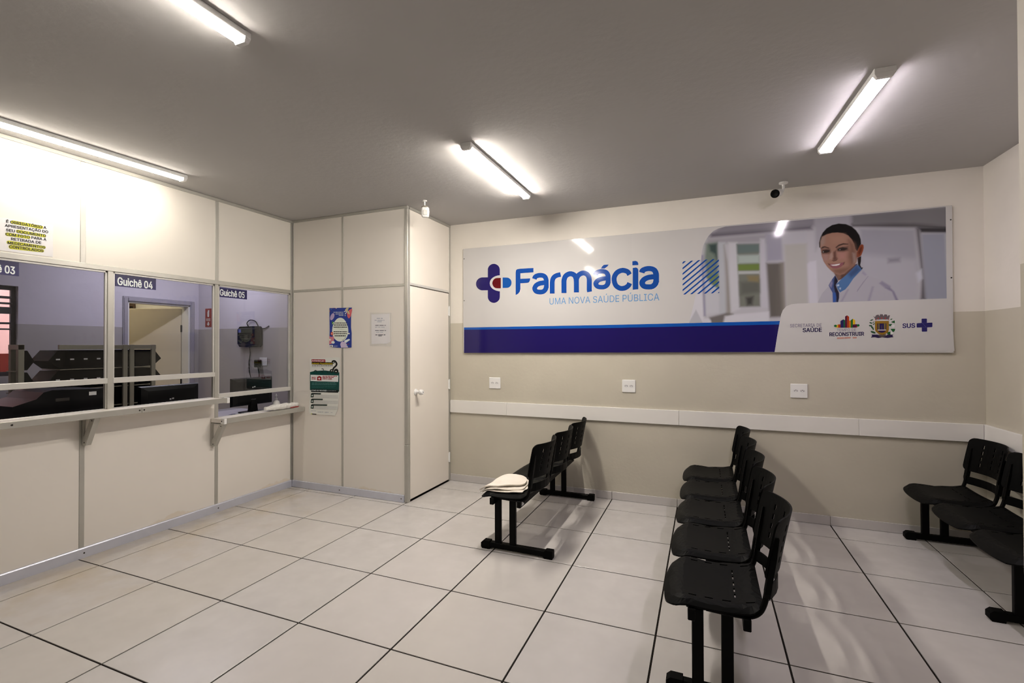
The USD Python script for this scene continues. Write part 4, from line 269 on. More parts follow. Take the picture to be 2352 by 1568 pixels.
 'poster_green': [([(.0001,1.3705),(.3896,1.3795),(.3984,1.3672),(.3923,1.2196),(.3924,1.0271),(.3821,.9202),(.3665,.8375),(.3352,.7846),(-.0034,.7857),(-.0118,.819),(.0045,1.0223)],[.797,.806,.762]),([(.0233,1.3567),(.2077,1.3566),(.2104,1.3284),(.0261,1.3298)],[.32,.008,.012]),([(.0261,1.3298),(.3085,1.3286),(.3085,1.3026),(.0261,1.3028)],[.011,.015,.009]),([(.0026,1.2227),(.0673,1.2365),(.1971,1.2429),(.2822,1.2382),(.3923,1.227),(.3898,1.0303),(.0028,1.034)],[.004,.063,.055]),([(.0182,1.0459),(.382,1.0472),(.3768,1.0192),(.0183,1.0151)],[.005,.009,.008]),([(.0114,1.1946),(.3809,1.1956),(.3788,1.13),(.0104,1.1287)],[.831,.842,.836]),([(.1001,1.1763),(.1596,1.1776),(.1585,1.1392),(.099,1.1385)],[.311,.007,.012]),([(.1229,1.1684),(.1326,1.1686),(.1326,1.1469),(.1229,1.1467)],[.865,.86,.894]),([(.1137,1.1607),(.1423,1.1614),(.1423,1.1538),(.1137,1.1531)],[.865,.86,.894]),([(.1163,1.1829),(.1434,1.1835),(.1434,1.1772),(.1164,1.1766)],[.311,.007,.012]),([(.0246,1.1721),(.0554,1.1728),(.0554,1.1644),(.0247,1.1637)],[.361,.028,.037]),([(.0603,1.1729),(.0798,1.1733),(.0798,1.1649),(.0603,1.1645)],[.361,.028,.037]),([(.0247,1.1557),(.0438,1.1561),(.0438,1.1477),(.0247,1.1472)],[.361,.028,.037]),([(.0487,1.1562),(.0827,1.157),(.0827,1.1486),(.0487,1.1478)],[.361,.028,.037]),([(.1703,1.1866),(.204,1.1873),(.204,1.1807),(.1703,1.1799)],[.361,.028,.037]),([(.2088,1.1874),(.2375,1.188),(.2375,1.1814),(.2089,1.1808)],[.361,.028,.037]),([(.2423,1.1881),(.28,1.1889),(.28,1.1823),(.2423,1.1815)],[.361,.028,.037]),([(.2848,1.189),(.3038,1.1895),(.3038,1.1829),(.2848,1.1824)],[.361,.028,.037]),([(.3086,1.1896),(.3441,1.1903),(.3441,1.1837),(.3086,1.183)],[.361,.028,.037]),([(.3488,1.1904),(.3637,1.1907),(.3637,1.1842),(.3488,1.1838)],[.361,.028,.037]),([(.1703,1.1745),(.2096,1.1754),(.2096,1.1687),(.1703,1.1678)],[.361,.028,.037]),([(.2144,1.1755),(.2445,1.1762),(.2446,1.1695),(.2144,1.1688)],[.361,.028,.037]),([(.2493,1.1763),(.2789,1.1769),(.2789,1.1703),(.2493,1.1696)],[.361,.028,.037]),([(.2836,1.177),(.3224,1.1779),(.3224,1.1713),(.2836,1.1704)],[.361,.028,.037]),([(.0264,1.1134),(.0618,1.1143),(.0618,1.1105),(.0264,1.1096)],[.121,.292,.278]),([(.0667,1.1144),(.1019,1.1154),(.1019,1.1116),(.0667,1.1106)],[.121,.292,.278]),([(.1068,1.1155),(.1223,1.1159),(.1223,1.1122),(.1068,1.1117)],[.121,.292,.278]),([(.1272,1.116),(.151,1.1167),(.151,1.1129),(.1272,1.1123)],[.121,.292,.278]),([(.1559,1.1168),(.1721,1.1172),(.1721,1.1135),(.1559,1.1131)],[.121,.292,.278]),([(.1769,1.1174),(.196,1.1179),(.196,1.1141),(.177,1.1136)],[.121,.292,.278]),([(.2008,1.118),(.2203,1.1185),(.2203,1.1148),(.2008,1.1143)],[.121,.292,.278]),([(.2251,1.1187),(.2613,1.1196),(.2613,1.1159),(.2251,1.1149)],[.121,.292,.278]),([(.266,1.1198),(.2831,1.1202),(.2831,1.1165),(.266,1.116)],[.121,.292,.278]),([(.2878,1.1203),(.3092,1.1209),(.3092,1.1172),(.2878,1.1166)],[.121,.292,.278]),([(.3139,1.121),(.3402,1.1217),(.3403,1.118),(.3139,1.1173)],[.121,.292,.278]),([(.0264,1.1024),(.0634,1.1034),(.0635,1.0996),(.0264,1.0986)],[.121,.292,.278]),([(.0684,1.1036),(.1083,1.1047),(.1083,1.1009),(.0684,1.0998)],[.121,.292,.278]),([(.1131,1.1048),(.146,1.1057),(.146,1.1019),(.1131,1.101)],[.121,.292,.278]),([(.1508,1.1058),(.1705,1.1064),(.1705,1.1026),(.1508,1.1021)],[.121,.292,.278]),([(.1753,1.1065),(.2036,1.1073),(.2036,1.1035),(.1753,1.1028)],[.121,.292,.278]),([(.2084,1.1074),(.2407,1.1083),(.2407,1.1046),(.2084,1.1037)],[.121,.292,.278]),([(.2454,1.1084),(.2606,1.1089),(.2606,1.1051),(.2455,1.1047)],[.121,.292,.278]),([(.2654,1.109),(.2967,1.1099),(.2967,1.1061),(.2654,1.1053)],[.121,.292,.278]),([(.3015,1.11),(.3246,1.1106),(.3246,1.1069),(.3015,1.1063)],[.121,.292,.278]),([(.3293,1.1108),(.3581,1.1115),(.3581,1.1078),(.3293,1.107)],[.121,.292,.278]),([(.0264,1.0914),(.0586,1.0924),(.0586,1.0886),(.0264,1.0877)],[.121,.292,.278]),([(.0636,1.0925),(.0956,1.0934),(.0956,1.0896),(.0636,1.0887)],[.121,.292,.278]),([(.1005,1.0935),(.1285,1.0943),(.1285,1.0906),(.1005,1.0898)],[.121,.292,.278]),([(.1334,1.0945),(.162,1.0953),(.162,1.0915),(.1334,1.0907)],[.121,.292,.278]),([(.1669,1.0954),(.1861,1.096),(.1861,1.0922),(.1669,1.0917)],[.121,.292,.278]),([(.1909,1.0961),(.2178,1.0969),(.2178,1.0931),(.1909,1.0924)],[.121,.292,.278]),([(.2226,1.097),(.2397,1.0975),(.2397,1.0938),(.2226,1.0933)],[.121,.292,.278]),([(.2445,1.0976),(.2708,1.0984),(.2708,1.0947),(.2445,1.0939)],[.121,.292,.278]),([(.2755,1.0985),(.3031,1.0993),(.3031,1.0956),(.2755,1.0948)],[.121,.292,.278]),([(.3078,1.0994),(.3414,1.1004),(.3414,1.0967),(.3078,1.0957)],[.121,.292,.278]),([(.3461,1.1005),(.3533,1.1007),(.3533,1.097),(.3461,1.0968)],[.121,.292,.278]),([(.0264,1.0761),(.0412,1.0765),(.0412,1.0731),(.0264,1.0727)],[.038,.16,.144]),([(.0462,1.0767),(.0745,1.0775),(.0745,1.0741),(.0462,1.0733)],[.038,.16,.144]),([(.0794,1.0776),(.099,1.0782),(.099,1.0749),(.0794,1.0743)],[.038,.16,.144]),([(.1039,1.0784),(.1377,1.0794),(.1377,1.076),(.1039,1.075)],[.038,.16,.144]),([(.1425,1.0795),(.1668,1.0802),(.1668,1.0769),(.1425,1.0762)],[.038,.16,.144]),([(.1717,1.0804),(.1956,1.0811),(.1956,1.0777),(.1717,1.077)],[.038,.16,.144]),([(.2004,1.0812),(.2381,1.0823),(.2381,1.079),(.2004,1.0779)],[.038,.16,.144]),([(.2429,1.0825),(.2669,1.0832),(.2669,1.0799),(.2429,1.0792)],[.038,.16,.144]),([(.2716,1.0833),(.2944,1.084),(.2944,1.0807),(.2716,1.08)],[.038,.16,.144]),([(.2991,1.0841),(.3218,1.0848),(.3218,1.0815),(.2991,1.0808)],[.038,.16,.144]),([(.3265,1.0849),(.3455,1.0855),(.3455,1.0822),(.3265,1.0816)],[.038,.16,.144]),([(.0264,1.0676),(.0432,1.0681),(.0432,1.0648),(.0264,1.0643)],[.038,.16,.144]),([(.0481,1.0683),(.077,1.0692),(.077,1.0658),(.0482,1.0649)],[.038,.16,.144]),([(.0819,1.0693),(.1206,1.0705),(.1206,1.0671),(.0819,1.066)],[.038,.16,.144]),([(.1254,1.0706),(.1544,1.0715),(.1544,1.0682),(.1254,1.0673)],[.038,.16,.144]),([(.1592,1.0717),(.1928,1.0727),(.1928,1.0693),(.1592,1.0683)],[.038,.16,.144]),([(.1976,1.0728),(.2362,1.074),(.2362,1.0707),(.1976,1.0695)],[.038,.16,.144]),([(.241,1.0741),(.2767,1.0752),(.2767,1.0719),(.241,1.0708)],[.038,.16,.144]),([(.2814,1.0753),(.3143,1.0763),(.3143,1.073),(.2814,1.072)],[.038,.16,.144]),([(.3191,1.0765),(.3297,1.0768),(.3297,1.0735),(.3191,1.0732)],[.038,.16,.144]),([(.0265,1.0592),(.0627,1.0603),(.0627,1.057),(.0265,1.0558)],[.038,.16,.144]),([(.0676,1.0605),(.0886,1.0611),(.0886,1.0578),(.0676,1.0571)],[.038,.16,.144]),([(.0935,1.0613),(.1204,1.0621),(.1204,1.0588),(.0935,1.0579)],[.038,.16,.144]),([(.1253,1.0623),(.1484,1.063),(.1484,1.0596),(.1253,1.0589)],[.038,.16,.144]),([(.1533,1.0631),(.1741,1.0638),(.1742,1.0604),(.1533,1.0598)],[.038,.16,.144]),([(.179,1.0639),(.1866,1.0642),(.1866,1.0608),(.179,1.0606)],[.038,.16,.144]),([(.0289,1.2923),(.0517,1.2926),(.0517,1.2867),(.0289,1.2864)],[.054,.059,.059]),([(.0566,1.2927),(.0874,1.2931),(.0874,1.2872),(.0566,1.2868)],[.054,.059,.059]),([(.0923,1.2931),(.1219,1.2935),(.1219,1.2877),(.0923,1.2873)],[.054,.059,.059]),([(.1267,1.2936),(.1436,1.2938),(.1436,1.288),(.1267,1.2877)],[.054,.059,.059]),([(.1484,1.2939),(.1741,1.2942),(.1741,1.2884),(.1484,1.288)],[.054,.059,.059]),([(.1789,1.2943),(.2031,1.2946),(.2031,1.2888),(.1789,1.2884)],[.054,.059,.059]),([(.2079,1.2947),(.2403,1.2951),(.2403,1.2893),(.2079,1.2888)],[.054,.059,.059]),([(.245,1.2951),(.2611,1.2954),(.2611,1.2896),(.245,1.2893)],[.054,.059,.059]),([(.2659,1.2954),(.284,1.2957),(.284,1.2899),(.2659,1.2896)],[.054,.059,.059]),([(.2888,1.2957),(.3085,1.296),(.3085,1.2902),(.2888,1.2899)],[.054,.059,.059]),([(.0289,1.2773),(.054,1.2777),(.054,1.2747),(.0289,1.2744)],[.527,.553,.535]),([(.059,1.2778),(.0909,1.2782),(.0909,1.2753),(.059,1.2748)],[.527,.553,.535]),([(.0958,1.2783),(.1188,1.2786),(.1188,1.2757),(.0958,1.2754)],[.527,.553,.535]),([(.1237,1.2787),(.143,1.279),(.143,1.276),(.1237,1.2758)],[.527,.553,.535]),([(.1478,1.279),(.1864,1.2796),(.1864,1.2767),(.1478,1.2761)],[.527,.553,.535]),([(.1912,1.2797),(.2115,1.2799),(.2115,1.277),(.1912,1.2767)],[.527,.553,.535]),([(.2163,1.28),(.234,1.2803),(.234,1.2774),(.2163,1.2771)],[.527,.553,.535]),([(.2388,1.2803),(.2599,1.2806),(.2599,1.2777),(.2388,1.2774)],[.527,.553,.535]),([(.2647,1.2807),(.2872,1.281),(.2872,1.2781),(.2647,1.2778)],[.527,.553,.535]),([(.2347,1.0379),(.2544,1.0385),(.2544,1.0327),(.2347,1.0321)],[.223,.263,.278]),([(.2591,1.0387),(.2868,1.0396),(.2868,1.0338),(.2591,1.0329)],[.223,.263,.278]),([(.2915,1.0397),(.3294,1.041),(.3294,1.0352),(.2915,1.034)],[.223,.263,.278]),([(.3341,1.0411),(.3509,1.0417),(.3509,1.0359),(.3341,1.0354)],[.223,.263,.278]),([(.0183,.9974),(.0348,1.0052),(.149,1.0067),(.1544,1.0002),(.149,.9933),(.0545,.9916),(.0535,.9596),(.0128,.9606)],[.012,.025,.021]),([(.0436,.9786),(.0423,.9739),(.0387,.9704),(.0337,.9689),(.0288,.97),(.0252,.9732),(.0238,.9778),(.0251,.9825),(.0288,.986),(.0337,.9875),(.0386,.9864),(.0422,.9831)],[.723,.797,.762]),([(.0578,.9875),(.3768,.9958),(.3758,.963),(.0578,.9564)],[.654,.665,.642]),([(.06,.9762),(.0853,.9772),(.0853,.9747),(.06,.9737)],[.541,.553,.535]),([(.0902,.9774),(.1221,.9785),(.1221,.976),(.0902,.9748)],[.541,.553,.535]),([(.1269,.9787),(.1643,.9801),(.1643,.9776),(.1269,.9762)],[.541,.553,.535]),([(.1692,.9803),(.2094,.9818),(.2094,.9793),(.1692,.9778)],[.541,.553,.535]),([(.2142,.982),(.2318,.9826),(.2318,.9801),(.2142,.9795)],[.541,.553,.535]),([(.2366,.9828),(.2644,.9838),(.2644,.9814),(.2366,.9803)],[.541,.553,.535]),([(.2691,.984),(.3056,.9854),(.3056,.9829),(.2691,.9815)],[.541,.553,.535]),([(.3104,.9856),(.3254,.9861),(.3254,.9836),(.3104,.9831)],[.541,.553,.535]),([(.3301,.9863),(.356,.9873),(.356,.9848),(.3301,.9838)],[.541,.553,.535]),([(.06,.962),(.0789,.9627),(.0789,.9602),(.06,.9594)],[.541,.553,.535]),([(.0838,.9629),(.1183,.9642),(.1183,.9617),(.0838,.9603)],[.541,.553,.535]),([(.1232,.9644),(.162,.9659),(.162,.9634),(.1232,.9619)],[.541,.553,.535]),([(.1669,.966),(.195,.9671),(.195,.9646),(.1669,.9635)],[.541,.553,.535]),([(.1998,.9673),(.2139,.9678),(.2139,.9654),(.1998,.9648)],[.541,.553,.535]),([(.2187,.968),(.2342,.9686),(.2342,.9661),(.2187,.9655)],[.541,.553,.535]),([(.239,.9688),(.2613,.9697),(.2613,.9672),(.239,.9663)],[.541,.553,.535]),([(.0184,.9384),(.0348,.9463),(.1733,.9492),(.1787,.9428),(.1733,.9359),(.0546,.9327),(.0535,.9008),(.0129,.9016)],[.012,.025,.021]),([(.0437,.9197),(.0423,.915),(.0387,.9115),(.0338,.91),(.0289,.9111),(.0252,.9143),(.0239,.9189),(.0252,.9236),(.0288,.9271),(.0338,.9285),(.0387,.9275),(.0423,.9243)],[.723,.797,.762]),([(.0579,.9287),(.3769,.9384),(.3759,.9056),(.0579,.8976)],[.654,.665,.642]),([(.0601,.9174),(.0969,.919),(.0969,.9165),(.0601,.9149)],[.541,.553,.535]),([(.1018,.9192),(.1221,.92),(.1221,.9175),(.1018,.9167)],[.541,.553,.535]),([(.127,.9202),(.1587,.9215),(.1587,.919),(.127,.9177)],[.541,.553,.535]),([(.1636,.9217),(.1882,.9228),(.1882,.9203),(.1636,.9192)],[.541,.553,.535]),([(.193,.923),(.2139,.9238),(.2139,.9214),(.193,.9205)],[.541,.553,.535]),([(.2187,.924),(.2509,.9254),(.2509,.9229),(.2187,.9216)],[.541,.553,.535]),([(.2556,.9256),(.2774,.9265),(.2774,.924),(.2556,.9231)],[.541,.553,.535]),([(.2822,.9267),(.3055,.9277),(.3055,.9252),(.2822,.9242)],[.541,.553,.535]),([(.3102,.9279),(.3435,.9293),(.3435,.9268),(.3102,.9254)],[.541,.553,.535]),([(.3482,.9294),(.356,.9298),(.356,.9273),(.3482,.927)],[.541,.553,.535]),([(.0601,.9032),(.0952,.9047),(.0952,.9021),(.0601,.9006)],[.541,.553,.535]),([(.1001,.9049),(.1279,.9061),(.1279,.9036),(.1001,.9024)],[.541,.553,.535]),([(.1328,.9063),(.151,.907),(.151,.9045),(.1328,.9038)],[.541,.553,.535]),([(.1559,.9073),(.1815,.9084),(.1815,.9059),(.1559,.9048)],[.541,.553,.535]),([(.1864,.9086),(.2231,.9101),(.2231,.9076),(.1864,.9061)],[.541,.553,.535]),([(.2279,.9103),(.2564,.9116),(.2564,.9091),(.2279,.9078)],[.541,.553,.535]),([(.0185,.8795),(.0349,.8874),(.2322,.8935),(.2375,.8871),(.2322,.8803),(.0547,.8739),(.0536,.842),(.013,.8426)],[.012,.025,.021]),([(.0437,.8608),(.0424,.8561),(.0388,.8526),(.0339,.8511),(.0289,.8521),(.0253,.8554),(.024,.8599),(.0253,.8646),(.0289,.8682),(.0339,.8696),(.0388,.8686),(.0424,.8654)],[.723,.797,.762]),([(.058,.8699),(.3769,.8811),(.3759,.8482),(.058,.8388)],[.654,.665,.642]),([(.0602,.8586),(.1001,.8605),(.1001,.858),(.0602,.8561)],[.541,.553,.535]),([(.105,.8607),(.1191,.8614),(.1191,.8589),(.105,.8582)],[.541,.553,.535]),([(.124,.8616),(.147,.8627),(.147,.8602),(.124,.8591)],[.541,.553,.535]),([(.1519,.8629),(.1861,.8645),(.1861,.862),(.1519,.8604)],[.541,.553,.535]),([(.1909,.8647),(.2228,.8662),(.2228,.8637),(.1909,.8622)],[.541,.553,.535]),([(.2276,.8664),(.256,.8677),(.256,.8652),(.2276,.8639)],[.541,.553,.535]),([(.2608,.8679),(.2917,.8693),(.2917,.8669),(.2608,.8654)],[.541,.553,.535]),([(.2964,.8696),(.3327,.8712),(.3327,.8688),(.2964,.8671)],[.541,.553,.535]),([(.3374,.8714),(.3561,.8723),(.3561,.8698),(.3374,.869)],[.541,.553,.535]),([(.0602,.8444),(.089,.8457),(.089,.8432),(.0602,.8419)],[.541,.553,.535]),([(.0939,.846),(.1229,.8473),(.1229,.8448),(.0939,.8435)],[.541,.553,.535]),([(.1278,.8476),(.1594,.8491),(.1594,.8466),(.1278,.8451)],[.541,.553,.535]),([(.1643,.8493),(.1867,.8504),(.1868,.8479),(.1643,.8468)],[.541,.553,.535]),([(.1916,.8506),(.223,.8521),(.223,.8496),(.1916,.8481)],[.541,.553,.535]),([(.2278,.8523),(.2576,.8537),(.2576,.8512),(.2278,.8498)],[.541,.553,.535]),([(.0185,.8197),(.0539,.8214),(.0539,.8164),(.0186,.8146)],[.476,.491,.557]),([(.0588,.8216),(.0859,.823),(.0859,.8179),(.0588,.8166)],[.476,.491,.557]),([(.1103,.8133),(.1251,.814),(.1251,.8082),(.1103,.8074)],[.476,.491,.557]),([(.13,.8143),(.1582,.8157),(.1582,.8098),(.13,.8084)],[.476,.491,.557]),([(.163,.8159),(.1842,.817),(.1842,.8111),(.163,.8101)],[.476,.491,.557]),([(.2056,.8147),(.2362,.8162),(.2362,.8088),(.2056,.8072)],[.476,.491,.557]),([(.2409,.8165),(.2535,.8171),(.2535,.8097),(.2409,.809)],[.476,.491,.557]),([(.2826,.8144),(.3064,.8156),(.3064,.8107),(.2826,.8095)],[.476,.491,.557]),([(.0186,.7902),(.0323,.7909),(.0323,.7825),(.0186,.7826)],[.61,.673,.067]),([(.0323,.7901),(.0924,.7898),(.0924,.7831),(.0351,.7826)],[.008,.009,.01]),([(.1651,1.2567),(.1739,1.2594),(.1778,1.2576),(.1831,1.2513),(.1819,1.2414),(.1848,1.2398),(.1881,1.2409),(.1905,1.2525),(.1878,1.2573),(.1828,1.2619),(.1766,1.265),(.1695,1.2646),(.1588,1.2602),(.1585,1.2583),(.1599,1.2567)],[.007,.017,.015]),([(.0611,1.2275),(.0728,1.2375),(.0777,1.2386),(.0844,1.2384),(.0892,1.2368),(.0912,1.2346),(.0971,1.2204),(.1009,1.2195),(.1037,1.2217),(.1002,1.2326),(.0967,1.2391),(.0922,1.2425),(.0863,1.2442),(.0744,1.2442),(.0667,1.2413),(.0553,1.2304),(.056,1.2282),(.0585,1.2271)],[.007,.017,.015]),([(.1567,1.2213),(.1645,1.2329),(.1784,1.2176),(.1822,1.217),(.1847,1.219),(.1843,1.2212),(.1737,1.2338),(.1693,1.2376),(.1659,1.2389),(.1618,1.2386),(.1588,1.2366),(.1504,1.2231),(.1517,1.2211),(.1544,1.2205)],[.007,.017,.015]),([(.2282,1.2346),(.2349,1.2241),(.2375,1.2224),(.2411,1.2223),(.2436,1.2236),(.2461,1.2268),(.2513,1.2367),(.2513,1.2387),(.2486,1.2404),(.2452,1.2396),(.2395,1.2294),(.2332,1.2379),(.2307,1.238),(.2285,1.2365)],[.007,.017,.015])],
 'snake': [[[(.3161,1.3338),(.3324,1.333),(.3253,1.3274),(.3062,1.3177),(.3108,1.3122),(.3303,1.3221),(.3389,1.3289),(.3476,1.3181),(.3492,1.3088),(.3399,1.296),(.3129,1.2762),(.3083,1.2698),(.3032,1.2581),(.2962,1.2594),(.2868,1.2585),(.2784,1.2549),(.2724,1.249),(.2695,1.24),(.2714,1.2328),(.2784,1.2255),(.2891,1.2217),(.3009,1.2224),(.3126,1.2287),(.3176,1.2372),(.3176,1.2446),(.3207,1.2476),(.3287,1.2653),(.3561,1.2858),(.365,1.2961),(.3694,1.3049),(.3701,1.3157),(.364,1.3295),(.3525,1.3417),(.3398,1.3493),(.3264,1.3515),(.3086,1.3491),(.2957,1.3413),(.2927,1.3362),(.2952,1.3302),(.3023,1.3273),(.3083,1.3284)],[(.3029,1.2397),(.2983,1.2352),(.2911,1.2345),(.2855,1.238),(.2847,1.2437),(.2894,1.2482),(.2966,1.2488),(.3022,1.2453)]],[[(.3821,1.2468),(.3766,1.2549),(.3674,1.2607),(.3561,1.2632),(.3444,1.2621),(.3339,1.2575),(.3264,1.2502),(.3229,1.2412),(.3241,1.232),(.3297,1.2239),(.3389,1.2181),(.3502,1.2156),(.362,1.2168),(.3724,1.2214),(.3799,1.2287),(.3833,1.2376)],[(.3626,1.2328),(.3565,1.2288),(.3481,1.228),(.3401,1.2306),(.3381,1.2349),(.3436,1.2398),(.353,1.2409),(.361,1.2383),(.363,1.2353)]]],
 'sheet_print': [([(.8567,1.7693),(.8957,1.7684),(.8957,1.761),(.8567,1.762)],[.416,.434,.52]),([(.9037,1.7682),(.9282,1.7676),(.9282,1.7603),(.9037,1.7608)],[.416,.434,.52]),([(.8297,1.7515),(.8566,1.7509),(.8566,1.7436),(.8297,1.7442)],[.416,.434,.52]),([(.8646,1.7507),(.9258,1.7493),(.9258,1.742),(.8646,1.7434)],[.416,.434,.52]),([(.9338,1.7492),(.9486,1.7488),(.9486,1.7415),(.9338,1.7418)],[.416,.434,.52]),([(.8612,1.7365),(.9167,1.7353),(.9167,1.7287),(.8612,1.7298)],[.416,.434,.52]),([(.8342,1.6828),(.8636,1.6823),(.8636,1.6764),(.8342,1.6769)],[.416,.434,.52]),([(.8717,1.6822),(.9,1.6817),(.9,1.6758),(.8717,1.6763)],[.416,.434,.52]),([(.908,1.6815),(.9504,1.6808),(.9504,1.675),(.908,1.6757)],[.416,.434,.52]),([(.8477,1.6321),(.8887,1.6316),(.8887,1.6264),(.8477,1.627)],[.416,.434,.52]),([(.8967,1.6315),(.9317,1.631),(.9317,1.6259),(.8967,1.6263)],[.416,.434,.52]),([(.8387,1.7016),(.8789,1.7008),(.8789,1.6942),(.8387,1.6949)],[.178,.181,.222]),([(.887,1.7006),(.9389,1.6997),(.9389,1.6931),(.887,1.694)],[.178,.181,.222]),([(.9469,1.6995),(.9637,1.6992),(.9637,1.6926),(.9469,1.6929)],[.178,.181,.222]),([(.836,1.6507),(.8808,1.65),(.8808,1.6434),(.836,1.6441)],[.178,.181,.222]),([(.8889,1.6499),(.9408,1.6492),(.9408,1.6426),(.8889,1.6433)],[.178,.181,.222]),([(.9488,1.649),(.9663,1.6488),(.9663,1.6422),(.9488,1.6425)],[.178,.181,.222]),([(.8396,1.6079),(.8635,1.6076),(.8635,1.601),(.8396,1.6013)],[.073,.075,.091]),([(.8716,1.6075),(.9303,1.6069),(.9303,1.6003),(.8716,1.6009)],[.073,.075,.091]),([(.9383,1.6068),(.9592,1.6065),(.9592,1.6),(.9383,1.6002)],[.073,.075,.091]),([(.8747,1.5968),(.9166,1.5964),(.9166,1.5905),(.8747,1.591)],[.073,.075,.091])],
 'sheet_pocket': [(.7725,1.8255),(1.0296,1.8181),(1.0295,1.49),(.7725,1.4949)],
 'sheet_paper': [(.7926,1.8065),(1.0051,1.8079),(1.0137,1.5314),(.9724,1.5171),(.7925,1.5141)],
 'texts': [('tagline','UMA NOVA SAÚDE PÚBLICA',False,[2.379,1.9128],[3.4522,1.9151],.0649,[.131,.297,.563]),('logos','SECRETARIA DE',False,[4.5162,1.6437],[4.7449,1.6453],.027,[.146,.121,.21]),('logos','SAÚDE',True,[4.6087,1.602],[4.7469,1.6035],.0326,[.024,.018,.071]),('logos','TEMPO DE',False,[4.8528,1.6044],[4.9842,1.6039],.0215,[.194,.17,.251]),('logos','RECONSTRUIR',True,[4.7999,1.5661],[5.0381,1.5683],.0297,[.024,.018,.071]),('logos','SUS',True,[5.2894,1.6258],[5.3699,1.6271],.0337,[.022,.013,.124]),('g3','Guichê 03',True,[-.5286,1.972],[-.3332,1.961],.0473,[.835,.887,.9]),('g4','Guichê 04',True,[.2403,1.9634],[.4874,1.9578],.0558,[.835,.887,.9]),('g5','Guichê 05',True,[1.0565,1.9628],[1.3093,1.9603],.0557,[.835,.887,.9]),('notice','É OBRIGATÓRIO A',True,[-.3809,2.2824],[-.1829,2.2866],.0163,[.025,.023,.026]),('notice','APRESENTAÇÃO DO',True,[-.3873,2.2555],[-.1728,2.2604],.0163,[.025,.023,.026]),('notice','SEU DOCUMENTO',True,[-.3816,2.2281],[-.185,2.2315],.0163,[.025,.023,.026]),('notice','COM FOTO PARA A',True,[-.3835,2.2015],[-.1825,2.2075],.0163,[.025,.023,.026]),('notice','RETIRADA DE',True,[-.3579,2.1758],[-.2089,2.1801],.0164,[.025,.023,.026]),('notice','MEDICAMENTOS',True,[-.374,2.1485],[-.1881,2.1526],.0163,[.025,.023,.026]),('notice','CONTROLADOS',True,[-.3666,2.1251],[-.1972,2.1283],.0164,[.025,.023,.026]),('green_t','Acidentes por',True,[.0316,1.3349],[.2013,1.3349],.016,[.892,.797,.855]),('green_y','Animais Peçonhentos',True,[.03,1.3071],[.3043,1.3079],.0152,[.61,.459,.01]),('green_s','SANTA CASA',True,[.1714,1.1504],[.2992,1.1518],.015,[.361,.017,.026]),('green_c','COMO SE PREVENIR',True,[.0265,1.0264],[.2294,1.0298],.0118,[.723,.797,.808]),('blue_q','?',False,[.4519,1.8005],[.4869,1.7995],.0512,[.9,.9,.9])],
}
# ------------------------------------------------------------------ room dimensions
XL, YE, XD, XR, YW, ZC = -0.25, 1.866, 1.215, 5.80, 2.695, 2.84
YF, XO, TILE = -4.50, -2.92, 0.60

# floor: dark grout bed and one mesh per tile
fl = struct('floor', 'glossy off-white square tile floor with dark joints', 'floor')
obj('grout_bed', bx(XL, YF-.15, -.06, XR, YW, -.0045), 'grout', fl)
GX, GY = .0095, .0085
def clipx(a, b, lo, hi): return max(a, lo), min(b, hi)
for i in range(-1, 10):
    for j in range(-8, 5):
        x0, x1 = clipx(i*TILE+GX/2, (i+1)*TILE-GX/2, XL, XR); y0, y1 = clipx(j*TILE+GY/2, (j+1)*TILE-GY/2, YF-.15, YW)
        if x1-x0 < .01 or y1-y0 < .01: continue
        segs = [(x0, x1, y0, y1)]
        if y1 > YE and x0 < XD:                                 # the closet stands here
            segs = []
            if y0 < YE: segs.append((x0, x1, y0, YE))
            if x1 > XD: segs.append((XD, x1, max(y0, YE) if y0 < YE else y0, y1))
        for (a, b, c, d) in segs:
            if b-a < .004 or d-c < .004: continue
            h = .0012; t = .0008*(((i*7+j*13) % 5)/4)
            v, f = bx(a, c, -.0045, b, d, -h*.6)
            v = np.vstack([v, [(a+h, c+h, 0), (a+h, d-h, 0), (b-h, c+h, 0), (b-h, d-h, 0)]])
            f = np.array([(0,4,5),(0,5,1),(2,3,7),(2,7,6),(0,1,3),(0,3,2),(4,6,7),(4,7,5),(8,10,11),(8,11,9),(1,5,10),(1,10,8),(5,7,11),(5,11,10),(7,3,9),(7,9,11),(3,1,8),(3,8,9)])
            obj('tile', (v, f), ('tile_light', 'tile_mid', 'tile_warm')[(i*5+j*3) % 3], fl)
ce = struct('ceiling', 'painted white plaster ceiling of the waiting room', 'ceiling')
obj('plaster', bx(XL-.04, YF-.15, ZC, XR+.15, YW+.15, ZC+.1), 'ceiling_paint', ce)

# back wall, right wall, near pier, front wall with an open doorway
wb = struct('wall_back', 'long back wall, white above and glossy beige below', 'wall')
obj('plaster', bx(XO-.15, YW, -.06, XR+.15, YW+.15, ZC), 'wall_paint', wb)
wr = struct('wall_right', 'right wall behind the dark corner bench, white over beige', 'wall')
obj('plaster', bx(XR, YF-.15, -.06, XR+.15, YW, ZC), 'wall_paint', wr)
PX, PY = 4.764, .03
wp = struct('wall_pier', 'near pier of wall at the right edge of the view', 'wall')
obj('plaster', bx(PX, PY-.16, 0, XR, PY, ZC), 'wall_paint', wp)
wf = struct('wall_front', 'dark glazed entrance front behind the viewer', 'wall')
obj('plaster', bx(XL, YF-.15, 0, XR, YF, ZC), 'dark_front', wf)

